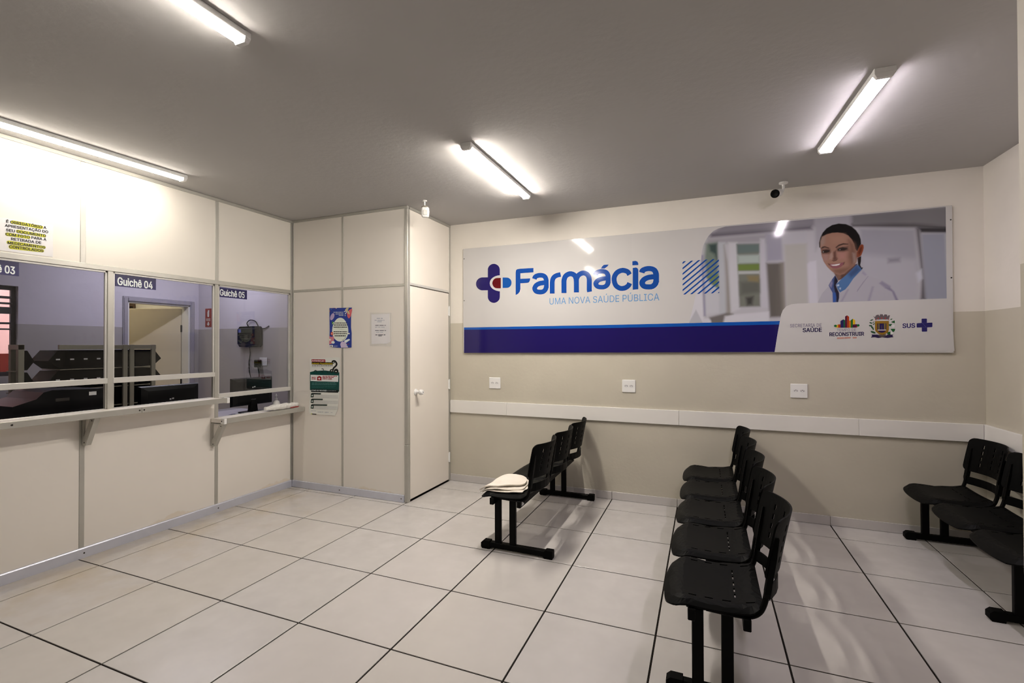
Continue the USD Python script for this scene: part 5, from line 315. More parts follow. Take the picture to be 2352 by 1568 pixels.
# tiled skirting
for nm, lab in (('baseboard_back', 'pale tile skirting along the back wall'), ('baseboard_right', 'pale tile skirting along the right wall')):
    b = struct(nm, lab, 'skirting')
    if nm == 'baseboard_back':
        for i in range(2, 10):
            x0, x1 = clipx(i*TILE+.0018, (i+1)*TILE-.0018, XD, XR-.009)
            obj('skirting_tile', bev(x0, YW-.009, .0015, x1, YW, .076, .0015), 'tile_light', b)
    else:
        for j in range(0, 5):
            y0, y1 = clipx(j*TILE+.0018, (j+1)*TILE-.0018, PY, YW)
            obj('skirting_tile', bev(XR-.009, y0, .0015, XR, y1, .076, .0015), 'tile_light', b)
# white board rail on the back and right walls
t1 = struct('trim_1', 'white bumper board along the back wall', 'rail')
for x0, x1 in ((XD+.002, 1.9), (1.9, 3.62), (3.62, 5.0), (5.0, XR-.02)):
    obj('board', bev(x0+.0008, YW-.019, .757, x1-.0008, YW, .893, .002), 'white_board', t1)
t2 = struct('trim_2', 'white bumper board along the right wall', 'rail')
for y0, y1 in ((PY, 1.3), (1.3, YW)):
    obj('board', bev(XR-.019, y0+.0008, .757, XR, y1-.0008, .893, .002), 'white_board', t2)

# ------------------------------------------------------------------ left partition with the service windows
wl = struct('wall_left', 'cream panel partition with grey metal profiles and service windows', 'wall')
T0, T1 = XL-.033, XL-.003
posts = [-2.98, -1.98, -.98, .02, 1.02, YE]
def panel(parent, y0, y1, z0, z1, m='panel_cream'): obj('panel', bev(T0, y0+.004, z0+.002, T1, y1-.004, z1-.002, .002), m, parent)
posts = [-3.98] + posts
ys = [YF] + posts
for a, b in zip(ys[:-1], ys[1:]):
    panel(wl, a, b, 2.085, ZC)
    panel(wl, a, b, .02, 1.0 if b < 1.1 else .81, 'panel_pale')
def profile(parent, x0, y0, z0, x1, y1, z1, m='aluminium'): obj('profile', bev(x0, y0, z0, x1, y1, z1, .002), m, parent)
for y in posts[:-1]:
    profile(wl, T0-.002, y-.016, 2.09, XL, y+.016, ZC-.028)
    profile(wl, T0-.002, y-.016, .07, XL, y+.016, 1.0 if y < 1 else .80)
profile(wl, T0-.002, 1.02-.018, .80, XL, 1.02+.018, 2.056)
profile(wl, T0-.002, YE-.022, .07, XL+.001, YE-.001, ZC-.028)
profile(wl, T0-.002, YF, ZC-.028, XL+.004, YE-.001, ZC-.001)
profile(wl, T0-.004, YF, 2.056, XL+.004, YE-.023, 2.092)
bl = struct('baseboard_left', 'bluish aluminium channel along the foot of the service partition', 'skirting')
obj('channel', prism([(XL-.002, .0005), (XL+.013, .0005), (XL+.013, .066), (XL+.009, .073), (XL-.002, .073)], YE-YF-.014, 'y', (0, YE-.013, 0)), 'base_alu', bl)
for y in (-1.0, .03, 1.03): obj('bolt', lathe([(0, .0025), (.004, .0025), (.006, 0), (.006, -.002)], (XL+.013, y, .035), 'x', 8), 'screw', bl)

def service_window(k, y0, y1, sill, bar, label):
    w = struct('window_%d' % k, label, 'service window')
    a, b = y0+.017, y1-.017
    if k != 1 and y1 < 1.1 or k == 1: obj('mullion', bev(T0-.003, y1-.019, sill, XL+.002, y1+.019, 2.056, .002), 'aluminium', w) if y1 < .9 else None
    obj('transom', bev(T0-.002, a, bar-.04, XL+.004, b, bar, .003), 'aluminium_pale', w)
    for s0, s1, zz0, zz1 in ((a, a+.014, bar, 2.056), (b-.014, b, bar, 2.056), (a, b, 2.042, 2.056)):
        obj('sash', bev(T0+.008, s0, zz0, T1-.004, s1, zz1, .0015), 'aluminium_pale', w)
    obj('pane', bx(XL-.021, a+.008, bar-.01, XL-.016, b-.008, 2.05), 'pane_glass', w)
    obj('sill', bev(T0-.004, a, sill, XL-.006, b, sill+.022, .003), 'aluminium_pale', w)
    if sill > .9:
        for s0 in (a, b-.012): obj('track', bev(T0+.002, s0, sill+.022, T1-.002, s0+.012, bar-.04, .0015), 'aluminium', w)
service_window(1, -.65, .19, 1.015, 1.262, 'service window marked 03 at the left edge of the view')
service_window(2, .19, 1.02, 1.015, 1.262, 'service window marked 04, between windows 03 and 05')
service_window(3, 1.02, YE-.006, .83, 1.064, 'lower service window marked 05 beside the inner corner')
service_window(4, -1.49, -.65, 1.015, 1.262, 'service window behind the left edge of the view')
obj('profile', bev(T0-.003, -1.49-.9, 1.015, XL, -1.51, 2.056, .002), 'panel_cream', wl)
obj('profile', bev(T0-.003, YF, 1.015, XL, -2.39, 2.056, .002), 'panel_cream', wl)

# counters under the windows with their brackets
def bracket(parent, y, top, drop, reach):
    t = .034
    tri = Polygon([(XL+.004, top), (XL+reach, top), (XL+.045, top-drop), (XL+.004, top-drop)])
    hole = Polygon([(XL+.022, top-.006), (XL+reach-.055, top-.006), (XL+.022, top-drop+.06)])
    br = obj('bracket', prism(tri.difference(hole), t, 'y', (0, y+t/2, 0)), 'aluminium', parent)
    obj('infill', prism(hole.buffer(.001), .012, 'y', (0, y+.006, 0)), 'panel_pale', br)
    for x, z in ((XL+.03, top-drop+.02), (XL+reach-.035, top-.02)): obj('screw', lathe([(0, .002), (.004, .002), (.0055, 0)], (x, y-t/2, z), 'y', 8), 'screw', br)
sc = thing('service_counter', 'long grey-edged service counter under windows 03 and 04', 'counter', (XL, -1.1, 1.0))
obj('counter_top', bev(XL+.005, -3.2, 1.004, -.076, .985, 1.034, .002), 'panel_pale', sc)
obj('edge_profile', bev(-.078, -3.2, .998, -.066, .3, 1.040, .002), 'aluminium', sc)
obj('edge_profile', bev(-.078, .301, .998, -.066, .985, 1.040, .002), 'aluminium', sc)
obj('end_block', bev(-.115, .9852, .992, -.066, 1.012, 1.040, .003), 'white_plastic', sc)
for y in (.285, .316, -.42, -1.4): obj('screw', lathe([(0, .002), (.005, .002), (.0065, 0)], (-.066, y, 1.019), 'x', 8), 'screw', sc)
for y in (.035, -.98, -1.98): bracket(sc, y, .9975, .20, .155)
lc = thing('service_counter', 'short lower service counter under window 05', 'counter', (XL, 1.43, .81))
obj('counter_top', bev(XL+.005, .965, .816, -.082, YE-.002, .852, .002), 'panel_pale', lc)
obj('edge_profile', bev(-.084, .99, .811, -.072, YE-.002, .858, .002), 'aluminium', lc)
obj('end_block', bev(-.12, .962, .808, -.072, .989, .858, .003), 'white_plastic', lc)
obj('screw', lathe([(0, .002), (.005, .002), (.0065, 0)], (-.105, .962, .834), 'y', 8), 'screw', lc)
bracket(lc, .982, .8095, .205, .165)

# ------------------------------------------------------------------ closet corner
wc = struct('wall_closet_front', 'cream panel closet front that carries the posters', 'wall')
F0, F1 = YE+.003, YE+.033
for a, b in ((XL, .43), (.43, 1.19)):
    for z0, z1 in ((.02, 2.085), (2.085, ZC)):
        obj('panel', bev(a+.004, F0, z0+.002, b-.004, F1, z1-.002, .002), 'panel_pale', wc)
for x in (XL+.001, .43-.013): obj('profile', bev(x, YE, .07, x+(.02 if x < 0 else .026), F1+.002, ZC-.027, .002), 'aluminium', wc)
obj('profile', bev(XL+.001, YE-.001, 2.068, 1.185, F1, 2.094, .002), 'aluminium', wc)
obj('profile', bev(XL+.001, YE-.003, ZC-.027, XD, F1, ZC-.001, .002), 'aluminium', wc)
obj('corner_post', cat_(bev(1.182, YE-.003, .55, XD+.003, YE+.04, ZC-.028, .003), bev(1.181, YE-.0045, .0005, XD+.0045, YE+.04, .548, .003)), 'aluminium', wc)
bf = struct('baseboard_closet_front', 'bluish aluminium channel along the foot of the closet', 'skirting')
obj('channel', bev(XL+.014, YE-.013, .0005, 1.18, YE, .073, .003), 'base_alu', bf)
for x in (.405, 1.15): obj('bolt', lathe([(0, .0025), (.004, .0025), (.006, 0), (.006, -.002)], (x, YE-.013, .036), 'y', 8), 'screw', bf)
wsd = struct('wall_closet_side', 'narrow cream closet side above and around its door', 'wall')
S0, S1 = XD-.034, XD-.003
obj('panel', bev(S0, YE+.042, 2.105, S1, YW-.03, ZC-.028, .002), 'door_cream', wsd)
obj('profile', bev(S0-.002, YE+.041, ZC-.027, XD+.003, YW, ZC-.001, .002), 'aluminium', wsd)
obj('profile', bev(S0-.002, YE+.041, 2.083, XD, YW-.03, 2.107, .002), 'aluminium_pale', wsd)
obj('profile', bev(S0-.002, YW-.034, .0005, XD, YW, ZC-.028, .002), 'aluminium', wsd)
obj('gap_strip', bx(S0-.004, YE+.041, .0, S0+.004, YW-.034, 2.09), 'shadow_gap', wsd)
d1 = struct('door_1', 'plain cream closet door with a round white knob', 'door')
obj('leaf', bev(S0+.004, YE+.049, .018, XD-.001, YW-.041, 2.074, .003), 'door_cream', d1)
kn = obj('handle', lathe([(.030, 0), (.030, .006), (.016, .012), (.013, .04), (.024, .047), (.027, .06), (.025, .078), (.018, .085), (0, .086)], (XD-.001, 2.005, 1.043), 'x', 20), 'white_plastic', d1, smooth=40)
obj('keyhole', lathe([(0, .0012), (.005, .001), (.005, 0)], (XD+.085, 2.005, 1.043), 'x', 8), 'screw', kn)
for z in (1.88, 1.07, .265):
    obj('hinge', cat_(bev(XD-.004, YW-.052, z-.05, XD+.006, YW-.022, z+.05, .002), lathe([(0, -.055), (.007, -.055), (.007, .055), (0, .055)], (XD+.006, YW-.038, z), 'z', 10)), 'white_plastic', d1)

# ------------------------------------------------------------------ back office
of = struct('floor_office', 'dull tile floor of the back office', 'floor')
obj('slab', bx(-5.3, YF-.15, -.06, XL, YW, -.001), 'tile_mid', of)
oc = struct('ceiling_office', 'white ceiling of the back office', 'ceiling')
obj('plaster', cat_(bx(XO-.15, YF-.15, ZC, XL-.04, YW+.15, ZC+.1), bx(-5.45, .95, ZC, XO-.15, YW+.15, ZC+.1)), 'ceiling_paint', oc)
wo = struct('wall_office', 'lilac over grey far wall of the back office', 'wall')
DY0, DY1, DZ = 1.775, 2.56, 2.075          # office doorway
WY0, WY1, WZ0, WZ1 = -.75, .742, 1.19, 2.14  # office window
obj('plaster', cat_(bx(XO-.15, DY1, 0, XO, YW, ZC), bx(XO-.15, DY0, DZ, XO, DY1, ZC), bx(XO-.15, WY1, 0, XO, DY0, ZC), bx(XO-.15, WY0, 0, XO, WY1, WZ0), bx(XO-.15, WY0, WZ1, XO, WY1, ZC), bx(XO-.15, YF-.15, 0, XO, WY0, ZC)), 'office_paint', wo)
ws = struct('wall_office_side', 'pale office wall with the time clock and the fire sign', 'wall')
obj('plaster', bx(XO, YW-.012, 0, XL-.05, YW-.001, ZC), 'office_paint', ws)
wof = struct('wall_office_front', 'near end wall of the back office', 'wall')
obj('plaster', bx(-5.3, YF-.15, 0, XL-.05, YF, ZC), 'office_paint', wof)
wcb = struct('wall_closet_back', 'plain rear panel of the closet seen inside the office', 'wall')
obj('panel', bev(XL-.05, YE+.035, .0, XL-.02, YW-.012, ZC, .002), 'panel_pale', wcb)
d2 = struct('door_2', 'half-open cream door at the back of the office', 'door')
for y0, y1, z0, z1 in ((DY0-.058, DY0, 0, DZ+.058), (DY1, DY1+.058, 0, DZ+.058), (DY0, DY1, DZ, DZ+.058)):
    obj('frame', cat_(bev(XO-.002, y0, z0, XO+.014, y1, z1, .004), bev(XO, y0+.01 if y1-y0 < .1 else y0, z0, XO+.022, y1-.01 if y1-y0 < .1 else y1, z1-.02, .004)), 'frame_lilac', d2)
for y0, y1, z0, z1 in ((DY0-.001, DY0+.02, 0, DZ), (DY1-.02, DY1+.001, 0, DZ), (DY0, DY1, DZ-.02, DZ+.001)): obj('jamb', bev(XO-.15, y0, z0, XO-.003, y1, z1, .002), 'white_board', d2)
ANG = 62
hx, hy = XO-.152, DY1-.03
leaf = rot(bev(hx-.036, hy-.74, .012, hx, hy, 2.035, .003), -ANG, (hx, hy, 0))
obj('leaf', leaf, 'leaf_cream', d2)
for z in (1.75, 1.0, .3): obj('hinge', bev(hx-.004, hy-.004, z-.05, hx+.014, hy+.012, z+.05, .003), 'screw', d2)
hp = np.array([hx+.03, hy-.68, 1.02]); hd = rot(cat_(lathe([(.024, 0), (.024, .008), (.009, .012), (.009, .045)], (hx, hy-.68, 1.02), 'x', 12), bev(hx+.038, hy-.70, 1.01, hx+.05, hy-.58, 1.03, .004)), -ANG, (hx, hy, 0))
obj('handle', hd, 'aluminium_pale', d2)
# store room behind that door
st = struct('wall_store', 'warm-lit store room walls beyond the office door', 'wall')
obj('plaster', cat_(bx(-5.3, YW, 0, XO-.15, YW+.15, ZC), bx(-5.45, YF, 0, -5.3, YW+.15, ZC), bx(-5.3, .95, 0, XO-.16, 1.05, ZC)), 'wall_paint', st)
# window of the office, daylight and the pink neighbour wall behind it
w5 = struct('window_5', 'louvred office window glowing with pinkish daylight', 'window')
fr = [bev(XO-.08, WY0, z-.022, XO-.05, WY1, z+.022, .003) for z in (WZ0+.022, WZ1-.022)] + [bev(XO-.08, y-.02, WZ0, XO-.05, y+.02, WZ1, .003) for y in (WY0+.02, WY1-.02, 0.0)]
obj('frame', cat_(*fr), 'window_bar', w5)
for z0, z1 in ((2.005, 2.03), (1.945, 1.965), (1.845, 1.915), (1.735, 1.755), (1.675, 1.69)): obj('louvre', bev(XO-.085, WY0+.03, z0, XO-.045, WY1-.03, z1, .003), 'window_bar', w5)
obj('pane', bx(XO-.067, WY0+.03, 1.425, XO-.063, WY1-.03, WZ1-.03), 'pane_glass', w5)
obj('pane', bx(XO-.067, WY0+.03, WZ0+.03, XO-.063, WY1-.03, 1.425), 'pane_tinted', w5, label='reddish tinted lower pane')
nb = struct('wall_neighbour', 'pink rendered wall outside the office window', 'wall')
obj('render', cat_(bx(-5.0, YF, -.06, -4.9, .93, 2.9), bx(-4.9, .93, -.06, XO-.155, .948, 2.9)), 'pink_wall', nb)
yard = struct('ground_yard', 'bare yard strip outside the office window', 'ground')
obj('paving', bx(-5.3, YF-.15, -.001, XO-.15, .95, .004), 'tile_warm', yard)

def lamp(name, label, p, q, mat, w=.076, group=None, hide_body=False):
    """linear lamp on the ceiling from p to q: housing, glowing diffuser, end caps"""
    p, q = np.array(p, float), np.array(q, float); L = np.linalg.norm(q-p); c = (p+q)/2; ang = math.degrees(math.atan2(*(q-p)[::-1])) - 90
    t = thing(name, label, 'ceiling lamp', (c[0], c[1], ZC), group)
    R = lambda m: rot(m, ang, (c[0], c[1], 0))
    x, y0, y1 = c[0], c[1]-L/2, c[1]+L/2
    obj('housing', R(bev(x-w/2, y0, ZC-.026, x+w/2, y1, ZC-.0005, .003)), 'white_plastic', t)
    hw = w*.40
    prof = [(x-hw, ZC-.0262)] + [(x-hw*math.cos(a), ZC-.0262-.020*math.sin(a)**.7) for a in np.linspace(.05, math.pi-.05, 9)] + [(x+hw, ZC-.0262)]
    obj('diffuser', R(prism(prof, L-.058, 'y', (0, y1-.029, 0))), mat, t)
    for a, b in ((y0, y0+.028), (y1-.028, y1)):
        obj('end_cap', R(hull([(x+sx*w*k, y, z) for sx in (-1, 1) for (k, y, z) in ((.5, a, ZC-.0008), (.5, b, ZC-.0008), (.49, a+.001, ZC-.028), (.49, b-.001, ZC-.028), (.36, a+.004, ZC-.047), (.36, b-.004, ZC-.047))])), 'white_plastic', t)
    return t
lamp('linear_lamp', 'linear ceiling lamp cut off by the top edge of the view', (2.003, -1.68), (2.003, -.492), 'tube_near')
lamp('linear_lamp', 'linear ceiling lamp lying along the service partition at left', (-.012, -.62), (.046, .535), 'tube_left')
lamp('linear_lamp', 'linear ceiling lamp in the middle, above the nearer wall sign end', (2.385, .826), (2.385, 2.0), 'tube_main')
lamp('linear_lamp', 'linear ceiling lamp on the right, near the black camera', (4.662, .846), (4.612, 1.84), 'tube_right', .09)
lamp('office_lamp', 'office ceiling lamp above the bin racks, behind the partition', (-1.9, 1.2), (-1.9, 2.4), 'tube_office')
lamp('store_lamp', 'store room ceiling lamp beyond the office door', (-3.9, 1.35), (-3.9, 2.4), 'tube_store')

# ------------------------------------------------------------------ the big wall sign
def prints(name, items, parent, axis, d0, mat, step=.00025, label=None):
    """items: (polygon, colour) in order, each a hair in front of the one before"""
    ms, cs = [], []
    s = -1 if axis == 'y' else 1
    for k, (p, c) in enumerate(items):
        m = flat(p, axis, d0 + s*step*k); ms.append(m); cs.append(np.tile(c, (len(m[0]), 1)))
    m = cat_(*ms)
    return obj(name, m, mat, parent, col=np.vstack(cs), label=label)
def text_flat(text, bold, a, b, cap, axis, d):
    """lettering from a to b on the plane (axis, d), capitals cap tall"""
    v, f, _ = meshkit.arrays(meshkit.text_mesh(text, 1.0, .01, bold))
    n = np.cross(v[f[:, 1]]-v[f[:, 0]], v[f[:, 2]]-v[f[:, 0]]); n /= np.maximum(np.linalg.norm(n, axis=1)[:, None], 1e-12)
    f = f[n[:, 2] > .9]; u, inv = np.unique(f, return_inverse=True); v = v[u]*(1, 1, 0); f = inv.reshape(-1, 3)
    x0, x1 = v[:, 0].min(), v[:, 0].max()
    if bold:
        v, f = cat_((v - (.022, 0, 0), f), (v + (0, 0, .00006), f), (v + (.022, 0, .00012), f)); x0 -= .022; x1 += .022
    t = (v[:, 0]-x0)/(x1-x0); a, b = np.array(a), np.array(b)
    P = a[None]*(1-t[:, None]) + b[None]*t[:, None]; P[:, 1] += v[:, 1]*cap
    return np.column_stack([P, v[:, 2]]) @ AX[axis].T + {'y': (0, d, 0), 'x': (d, 0, 0)}[axis], f
TEXT = {}
for t in DATA['texts']: TEXT.setdefault(t[0], []).append(t)
def lettering(key, parent, axis, d, mat, name='lettering'):
    ms = [text_flat(t[1], t[2], t[3], t[4], t[5], axis, d) for t in TEXT[key]]
    obj(name, cat_(*ms), mat, parent, col=np.vstack([np.tile(t[6], (len(m[0]), 1)) for t, m in zip(TEXT[key], ms)]))

BX0, BX1, BZ0, BZ1, BF = 1.386, 5.606, 1.430, 2.560, 2.673
bn = thing('wall_sign', 'wide glossy pharmacy sign with blue lettering and a smiling woman in a white coat', 'sign', (3.5, BF, BZ0))
obj('panel', bev(BX0, BF, BZ0, BX1, YW-.001, BZ1, .002), 'banner_white', bn)
# the printed photograph: a fine mesh coloured by soft-edged printed shapes
def seg_dist(P, poly):
    """signed distance of points P to a polygon, inside positive"""
    q = np.array(poly); d = np.full(len(P), 1e9); ins = np.zeros(len(P), bool)
    for a, b in zip(q, np.roll(q, -1, 0)):
        e = b-a; w = P-a; t = np.clip((w @ e)/max(e @ e, 1e-12), 0, 1); d = np.minimum(d, np.hypot(*(w-t[:, None]*e).T))
        c = ((a[1] > P[:, 1]) != (b[1] > P[:, 1])) & (P[:, 0] < (b[0]-a[0])*(P[:, 1]-a[1])/((b[1]-a[1]) or 1e-12)+a[0]); ins ^= c
    return np.where(ins, d, -d)
px0, px1, pz0, pz1, G = 3.20, 5.566, 1.62, BZ1-.004, .0025
nx, nz = int((px1-px0)/G)+1, int((pz1-pz0)/G)+1
gx, gz = np.meshgrid(np.linspace(px0, px1, nx), np.linspace(pz0, pz1, nz), indexing='ij')
PP = np.column_stack([gx.ravel(), gz.ravel()]); CC = np.tile(np.array([.55, .543, .54]), (len(PP), 1)); base = CC.copy()
for poly, c, blur in DATA['photo_soft']:
    q = np.array(poly); m = blur*2+.004
    k = np.nonzero((PP[:, 0] > q[:, 0].min()-m) & (PP[:, 0] < q[:, 0].max()+m) & (PP[:, 1] > q[:, 1].min()-m) & (PP[:, 1] < q[:, 1].max()+m))[0]
    if not len(k): continue
    s = np.clip(seg_dist(PP[k], poly)/(2*max(blur, .0012))+.5, 0, 1); s = (s*s*(3-2*s))[:, None]
    CC[k] = CC[k]*(1-s) + s*np.array(c)
s = np.clip(seg_dist(PP, DATA['photo_mask'])/.003+.5, 0, 1)[:, None]
CC = base*(1-s) + CC*s
ii = np.arange(nx*nz).reshape(nx, nz); a, b, c, d = ii[:-1, :-1].ravel(), ii[1:, :-1].ravel(), ii[1:, 1:].ravel(), ii[:-1, 1:].ravel()
obj('printed_photo', (np.column_stack([gx.ravel(), np.full(nx*nz, BF-.0004), gz.ravel()]), np.vstack([np.column_stack([a, b, c]), np.column_stack([a, c, d])])), 'print_satin', bn, col=CC, label='printed picture of a smiling woman in a white coat in a bright room')
BLUE, NAVY, RED, WHITE = (.010, .065, .32), (.018, .012, .115), (.11, .006, .008), (.55, .543, .54)
D1 = BF-.0008
prints('blue_band', [(DATA['band_navy'][0], (.016, .010, .105)), (DATA['band_blue'][0], (.008, .085, .40))], bn, 'y', D1, 'print_satin', label='dark blue band under a bright blue line')
prints('white_tab', [(DATA['tab'][0], WHITE)], bn, 'y', D1-.0008, 'print_satin')
prints('stripe_block', [(q, BLUE) for q in DATA['stripes']], bn, 'y', D1-.0008, 'print_satin', 1e-6)
prints('cross_emblem', [(q, NAVY) for q in DATA['logo_navy']] + [(DATA['logo_red'][0], RED), (DATA['logo_blue'][0], (.010, .085, .36))], bn, 'y', D1, 'print_satin', 2e-5, label='navy rounded cross with a red and blue capsule')
for k in range(10):
    if k in (5, 8): continue
    items = [(q, BLUE) for q in DATA['far%d' % k]] + ([(q, BLUE) for q in DATA['far%d' % (k+1)]] if k in (4, 7) else [])
    prints('letter', items, bn, 'y', D1, 'print_satin', 1e-6)
lettering('tagline', bn, 'y', D1, 'print_satin')
D2 = D1-.0016
lettering('logos', bn, 'y', D2, 'print_satin')
prints('skyline_emblem', DATA['skyline'] + DATA['small_line'], bn, 'y', D2, 'print_satin', 4e-5, label='row of coloured tower blocks')
prints('crest', DATA['crest'], bn, 'y', D2, 'print_satin', 4e-5, label='gold town crest with grey crown, green leaves and navy ribbon')
prints('blue_cross', DATA['sus'], bn, 'y', D2, 'print_satin', 4e-5)
for x, z in ((BX0+.012, 1.99), (BX1-.010, 2.005), (BX0+.012, 2.45), (BX1-.01, 2.45)): obj('screw', lathe([(0, .002), (.004, .002), (.0055, 0)], (x, BF, z), 'y', 8), 'screw', bn)

# ------------------------------------------------------------------ signs and sheets on the partition
def plate(label, y0, y1, z0, z1, key):
    t = thing('window_sign', label, 'sign', (XL, (y0+y1)/2, z0))
    obj('plate', bx(XL-.0155, y0, z0, XL-.0125, y1, z1), 'sign_navy', t)
    lettering(key, t, 'x', XL-.0121, 'print_paper')
plate('navy Guichê plate on the middle service window, over the office door', .226, .512, 1.951, 2.043, 'g4')
plate('navy Guichê plate on the service window beside the inner corner', 1.040, 1.335, 1.948, 2.036, 'g5')
plate('navy Guichê plate cut off by the left edge of the view', -.610, -.314, 1.951, 2.043, 'g3')
nt = thing('notice_sheet', 'white notice with yellow highlighted lines taped above window 03', 'notice', (XL, -.3, 2.1))
q = DATA['notice']
obj('sheet', prism(q, .0012, 'x', (XL-.0028, 0, 0)), 'paper', nt)
obj('highlight', cat_(*[flat(h, 'x', XL-.0012) for h in DATA['highlights']]), 'highlighter', nt, label='yellow marker strokes over key words')
lettering('notice', nt, 'x', XL-.0008, 'print_paper')
def curled(poly, y, bend, mat, name, parent, smooth=True):
    """a sheet on the closet front that lifts a little off the wall"""
    P = Polygon(poly); x0, z0, x1, z1 = P.bounds
    m = manifold3d.CrossSection([np.array(poly, float)[::1]]).extrude(.0006)
    v, f = man(m.refine_to_length(.03)); w = v.copy(); dz = bend((v[:, 0]-x0)/(x1-x0), (v[:, 1]-z0)/(z1-z0))
    return obj(name, (np.column_stack([w[:, 0], y-w[:, 2]-dz, w[:, 1]]), f), mat, parent)
def ccw(p): return p if Polygon(p).exterior.is_ccw else p[::-1]
def poster(name, label, key, loc, texts=(), extra=None):
    t = thing(name, label, 'poster', loc)
    back = DATA[key][0]
    obj('sheet', prism(ccw(back[0]), .001, 'y', (0, YE-.0005, 0)), 'paper', t)
    prints('printed_design', DATA[key], t, 'y', YE-.0018, 'print_paper', 1.2e-5)
    d = YE-.0034
    if extra is not None: prints('snake_figure', [(q, (.012, .014, .012)) for q in extra], t, 'y', d, 'print_paper', 1e-6)
    for k in texts: lettering(k, t, 'y', d-.0003, 'print_paper')
    return t
poster('poster', 'blue poster with a large white oval of text on the closet front', 'poster_blue', (.4, YE, 1.48), ('blue_q',))
poster('poster', 'white and green poster with a black snake on the closet front', 'poster_green', (.18, YE, .79), ('green_t', 'green_y', 'green_s', 'green_c'), DATA['snake'])
sh = thing('info_sheet', 'white printed sheet in a clear pocket on the closet front', 'notice', (.88, YE, 1.49))
obj('pocket', prism(ccw(DATA['sheet_pocket']), .0008, 'y', (0, YE+.0028, 0)), 'sleeve', sh)
obj('sheet', prism(ccw(DATA['sheet_paper']), .0008, 'y', (0, YE+.0018, 0)), 'paper', sh)
prints('printed_lines', DATA['sheet_print'], sh, 'y', YE+.0007, 'print_paper', 1e-6)

# ------------------------------------------------------------------ outlets, camera, sensor
for (x0, x1, z0, z1), lab in (((1.691, 1.823, 1.035, 1.155), 'white double outlet plate on the back wall, nearest the closet door'), ((3.103, 3.229, 1.042, 1.164), 'white double outlet plate on the back wall, middle of the three'), ((4.518, 4.645, 1.044, 1.164), 'white double outlet plate on the back wall, farthest right')):
    o = thing('outlet_plate', lab, 'outlet', ((x0+x1)/2, YW, z0))
    obj('plate', bev(x0, YW-.009, z0, x1, YW-.0005, z1, .004), 'white_plastic', o)
    for cx in (x0+(x1-x0)*.31, x0+(x1-x0)*.69):
        cz = (z0+z1)/2+.002
        so = obj('socket', prism(Polygon([(cx-.021, cz), (cx-.012, cz+.012), (cx+.012, cz+.012), (cx+.021, cz), (cx+.012, cz-.012), (cx-.012, cz-.012)]), .0012, 'y', (0, YW-.0088, 0)), 'sticker', o)
        for k in (-.010, 0, .010): obj('pin_hole', lathe([(0, .0004), (.0030, .0004), (.0030, 0)], (cx+k, YW-.0099, cz+(.004 if k == 0 else -.001)), 'y', 8), 'black_rubber', so)
ms = thing('motion_sensor', 'small white motion sensor hanging from the ceiling by the closet', 'sensor', (1.455, 1.80, 2.70))
obj('mount', cat_(lathe([(.022, ZC-.001), (.022, ZC-.008), (.006, ZC-.012), (.006, 2.785)], (1.45, 1.80, 0), 'z', 12)), 'white_plastic', ms)
obj('knuckle', lathe([(0, 2.772), (.03, 2.774), (.032, 2.779), (.012, 2.789), (0, 2.79)], (1.452, 1.80, 0), 'z', 14), 'rack_steel', ms)
bd = rot(hull([p for (hw, hd, z) in ((.026, .016, 2.682), (.034, .022, 2.692), (.038, .026, 2.735), (.034, .023, 2.768), (.024, .016, 2.776)) for a in np.arange(12)*math.pi/6 for p in [(1.457+hw*np.sign(math.cos(a))*abs(math.cos(a))**.5, 1.80+hd*np.sign(math.sin(a))*abs(math.sin(a))**.5, z)]]), 32, (1.457, 1.80, 0))
obj('body', bd, 'white_plastic', ms, smooth=50)
obj('lens', rot(bev(1.457-.021, 1.80-.0285, 2.70, 1.457+.021, 1.80-.020, 2.745, .004), 32, (1.457, 1.80, 0)), 'sleeve', ms)
cc = thing('security_camera', 'small bullet camera with a black face on the ceiling by the back wall', 'camera', (4.44, 2.5, ZC))
obj('mount', cat_(lathe([(.034, ZC-.001), (.034, ZC-.012), (.012, ZC-.02), (.010, ZC-.06), (0, ZC-.06)], (4.455, 2.52, 0), 'z', 16)), 'white_plastic', cc)
dirv = np.array([-.42, -.85, -.30]); dirv /= np.linalg.norm(dirv); c0 = np.array([4.388, 2.455, 2.735])
Rm_ = trimesh.geometry.align_vectors((0, 0, 1), dirv)[:3, :3]
def aim(m): return m[0] @ Rm_.T + c0, m[1]
obj('body', aim(lathe([(0, -.10), (.024, -.10), (.031, -.092), (.032, -.02), (.0325, 0)], (0, 0, 0), 'z', 20)), 'white_plastic', cc, smooth=40)
obj('face', aim(lathe([(.0325, 0), (.034, .004), (.034, .014), (.026, .017), (0, .012)], (0, 0, 0), 'z', 20)), 'black_plastic', cc, smooth=40)
obj('arm', tube([(4.455, 2.52, 2.785), (4.45, 2.515, 2.77), tuple(c0-dirv*.07)], .010), 'white_plastic', cc, smooth=True)

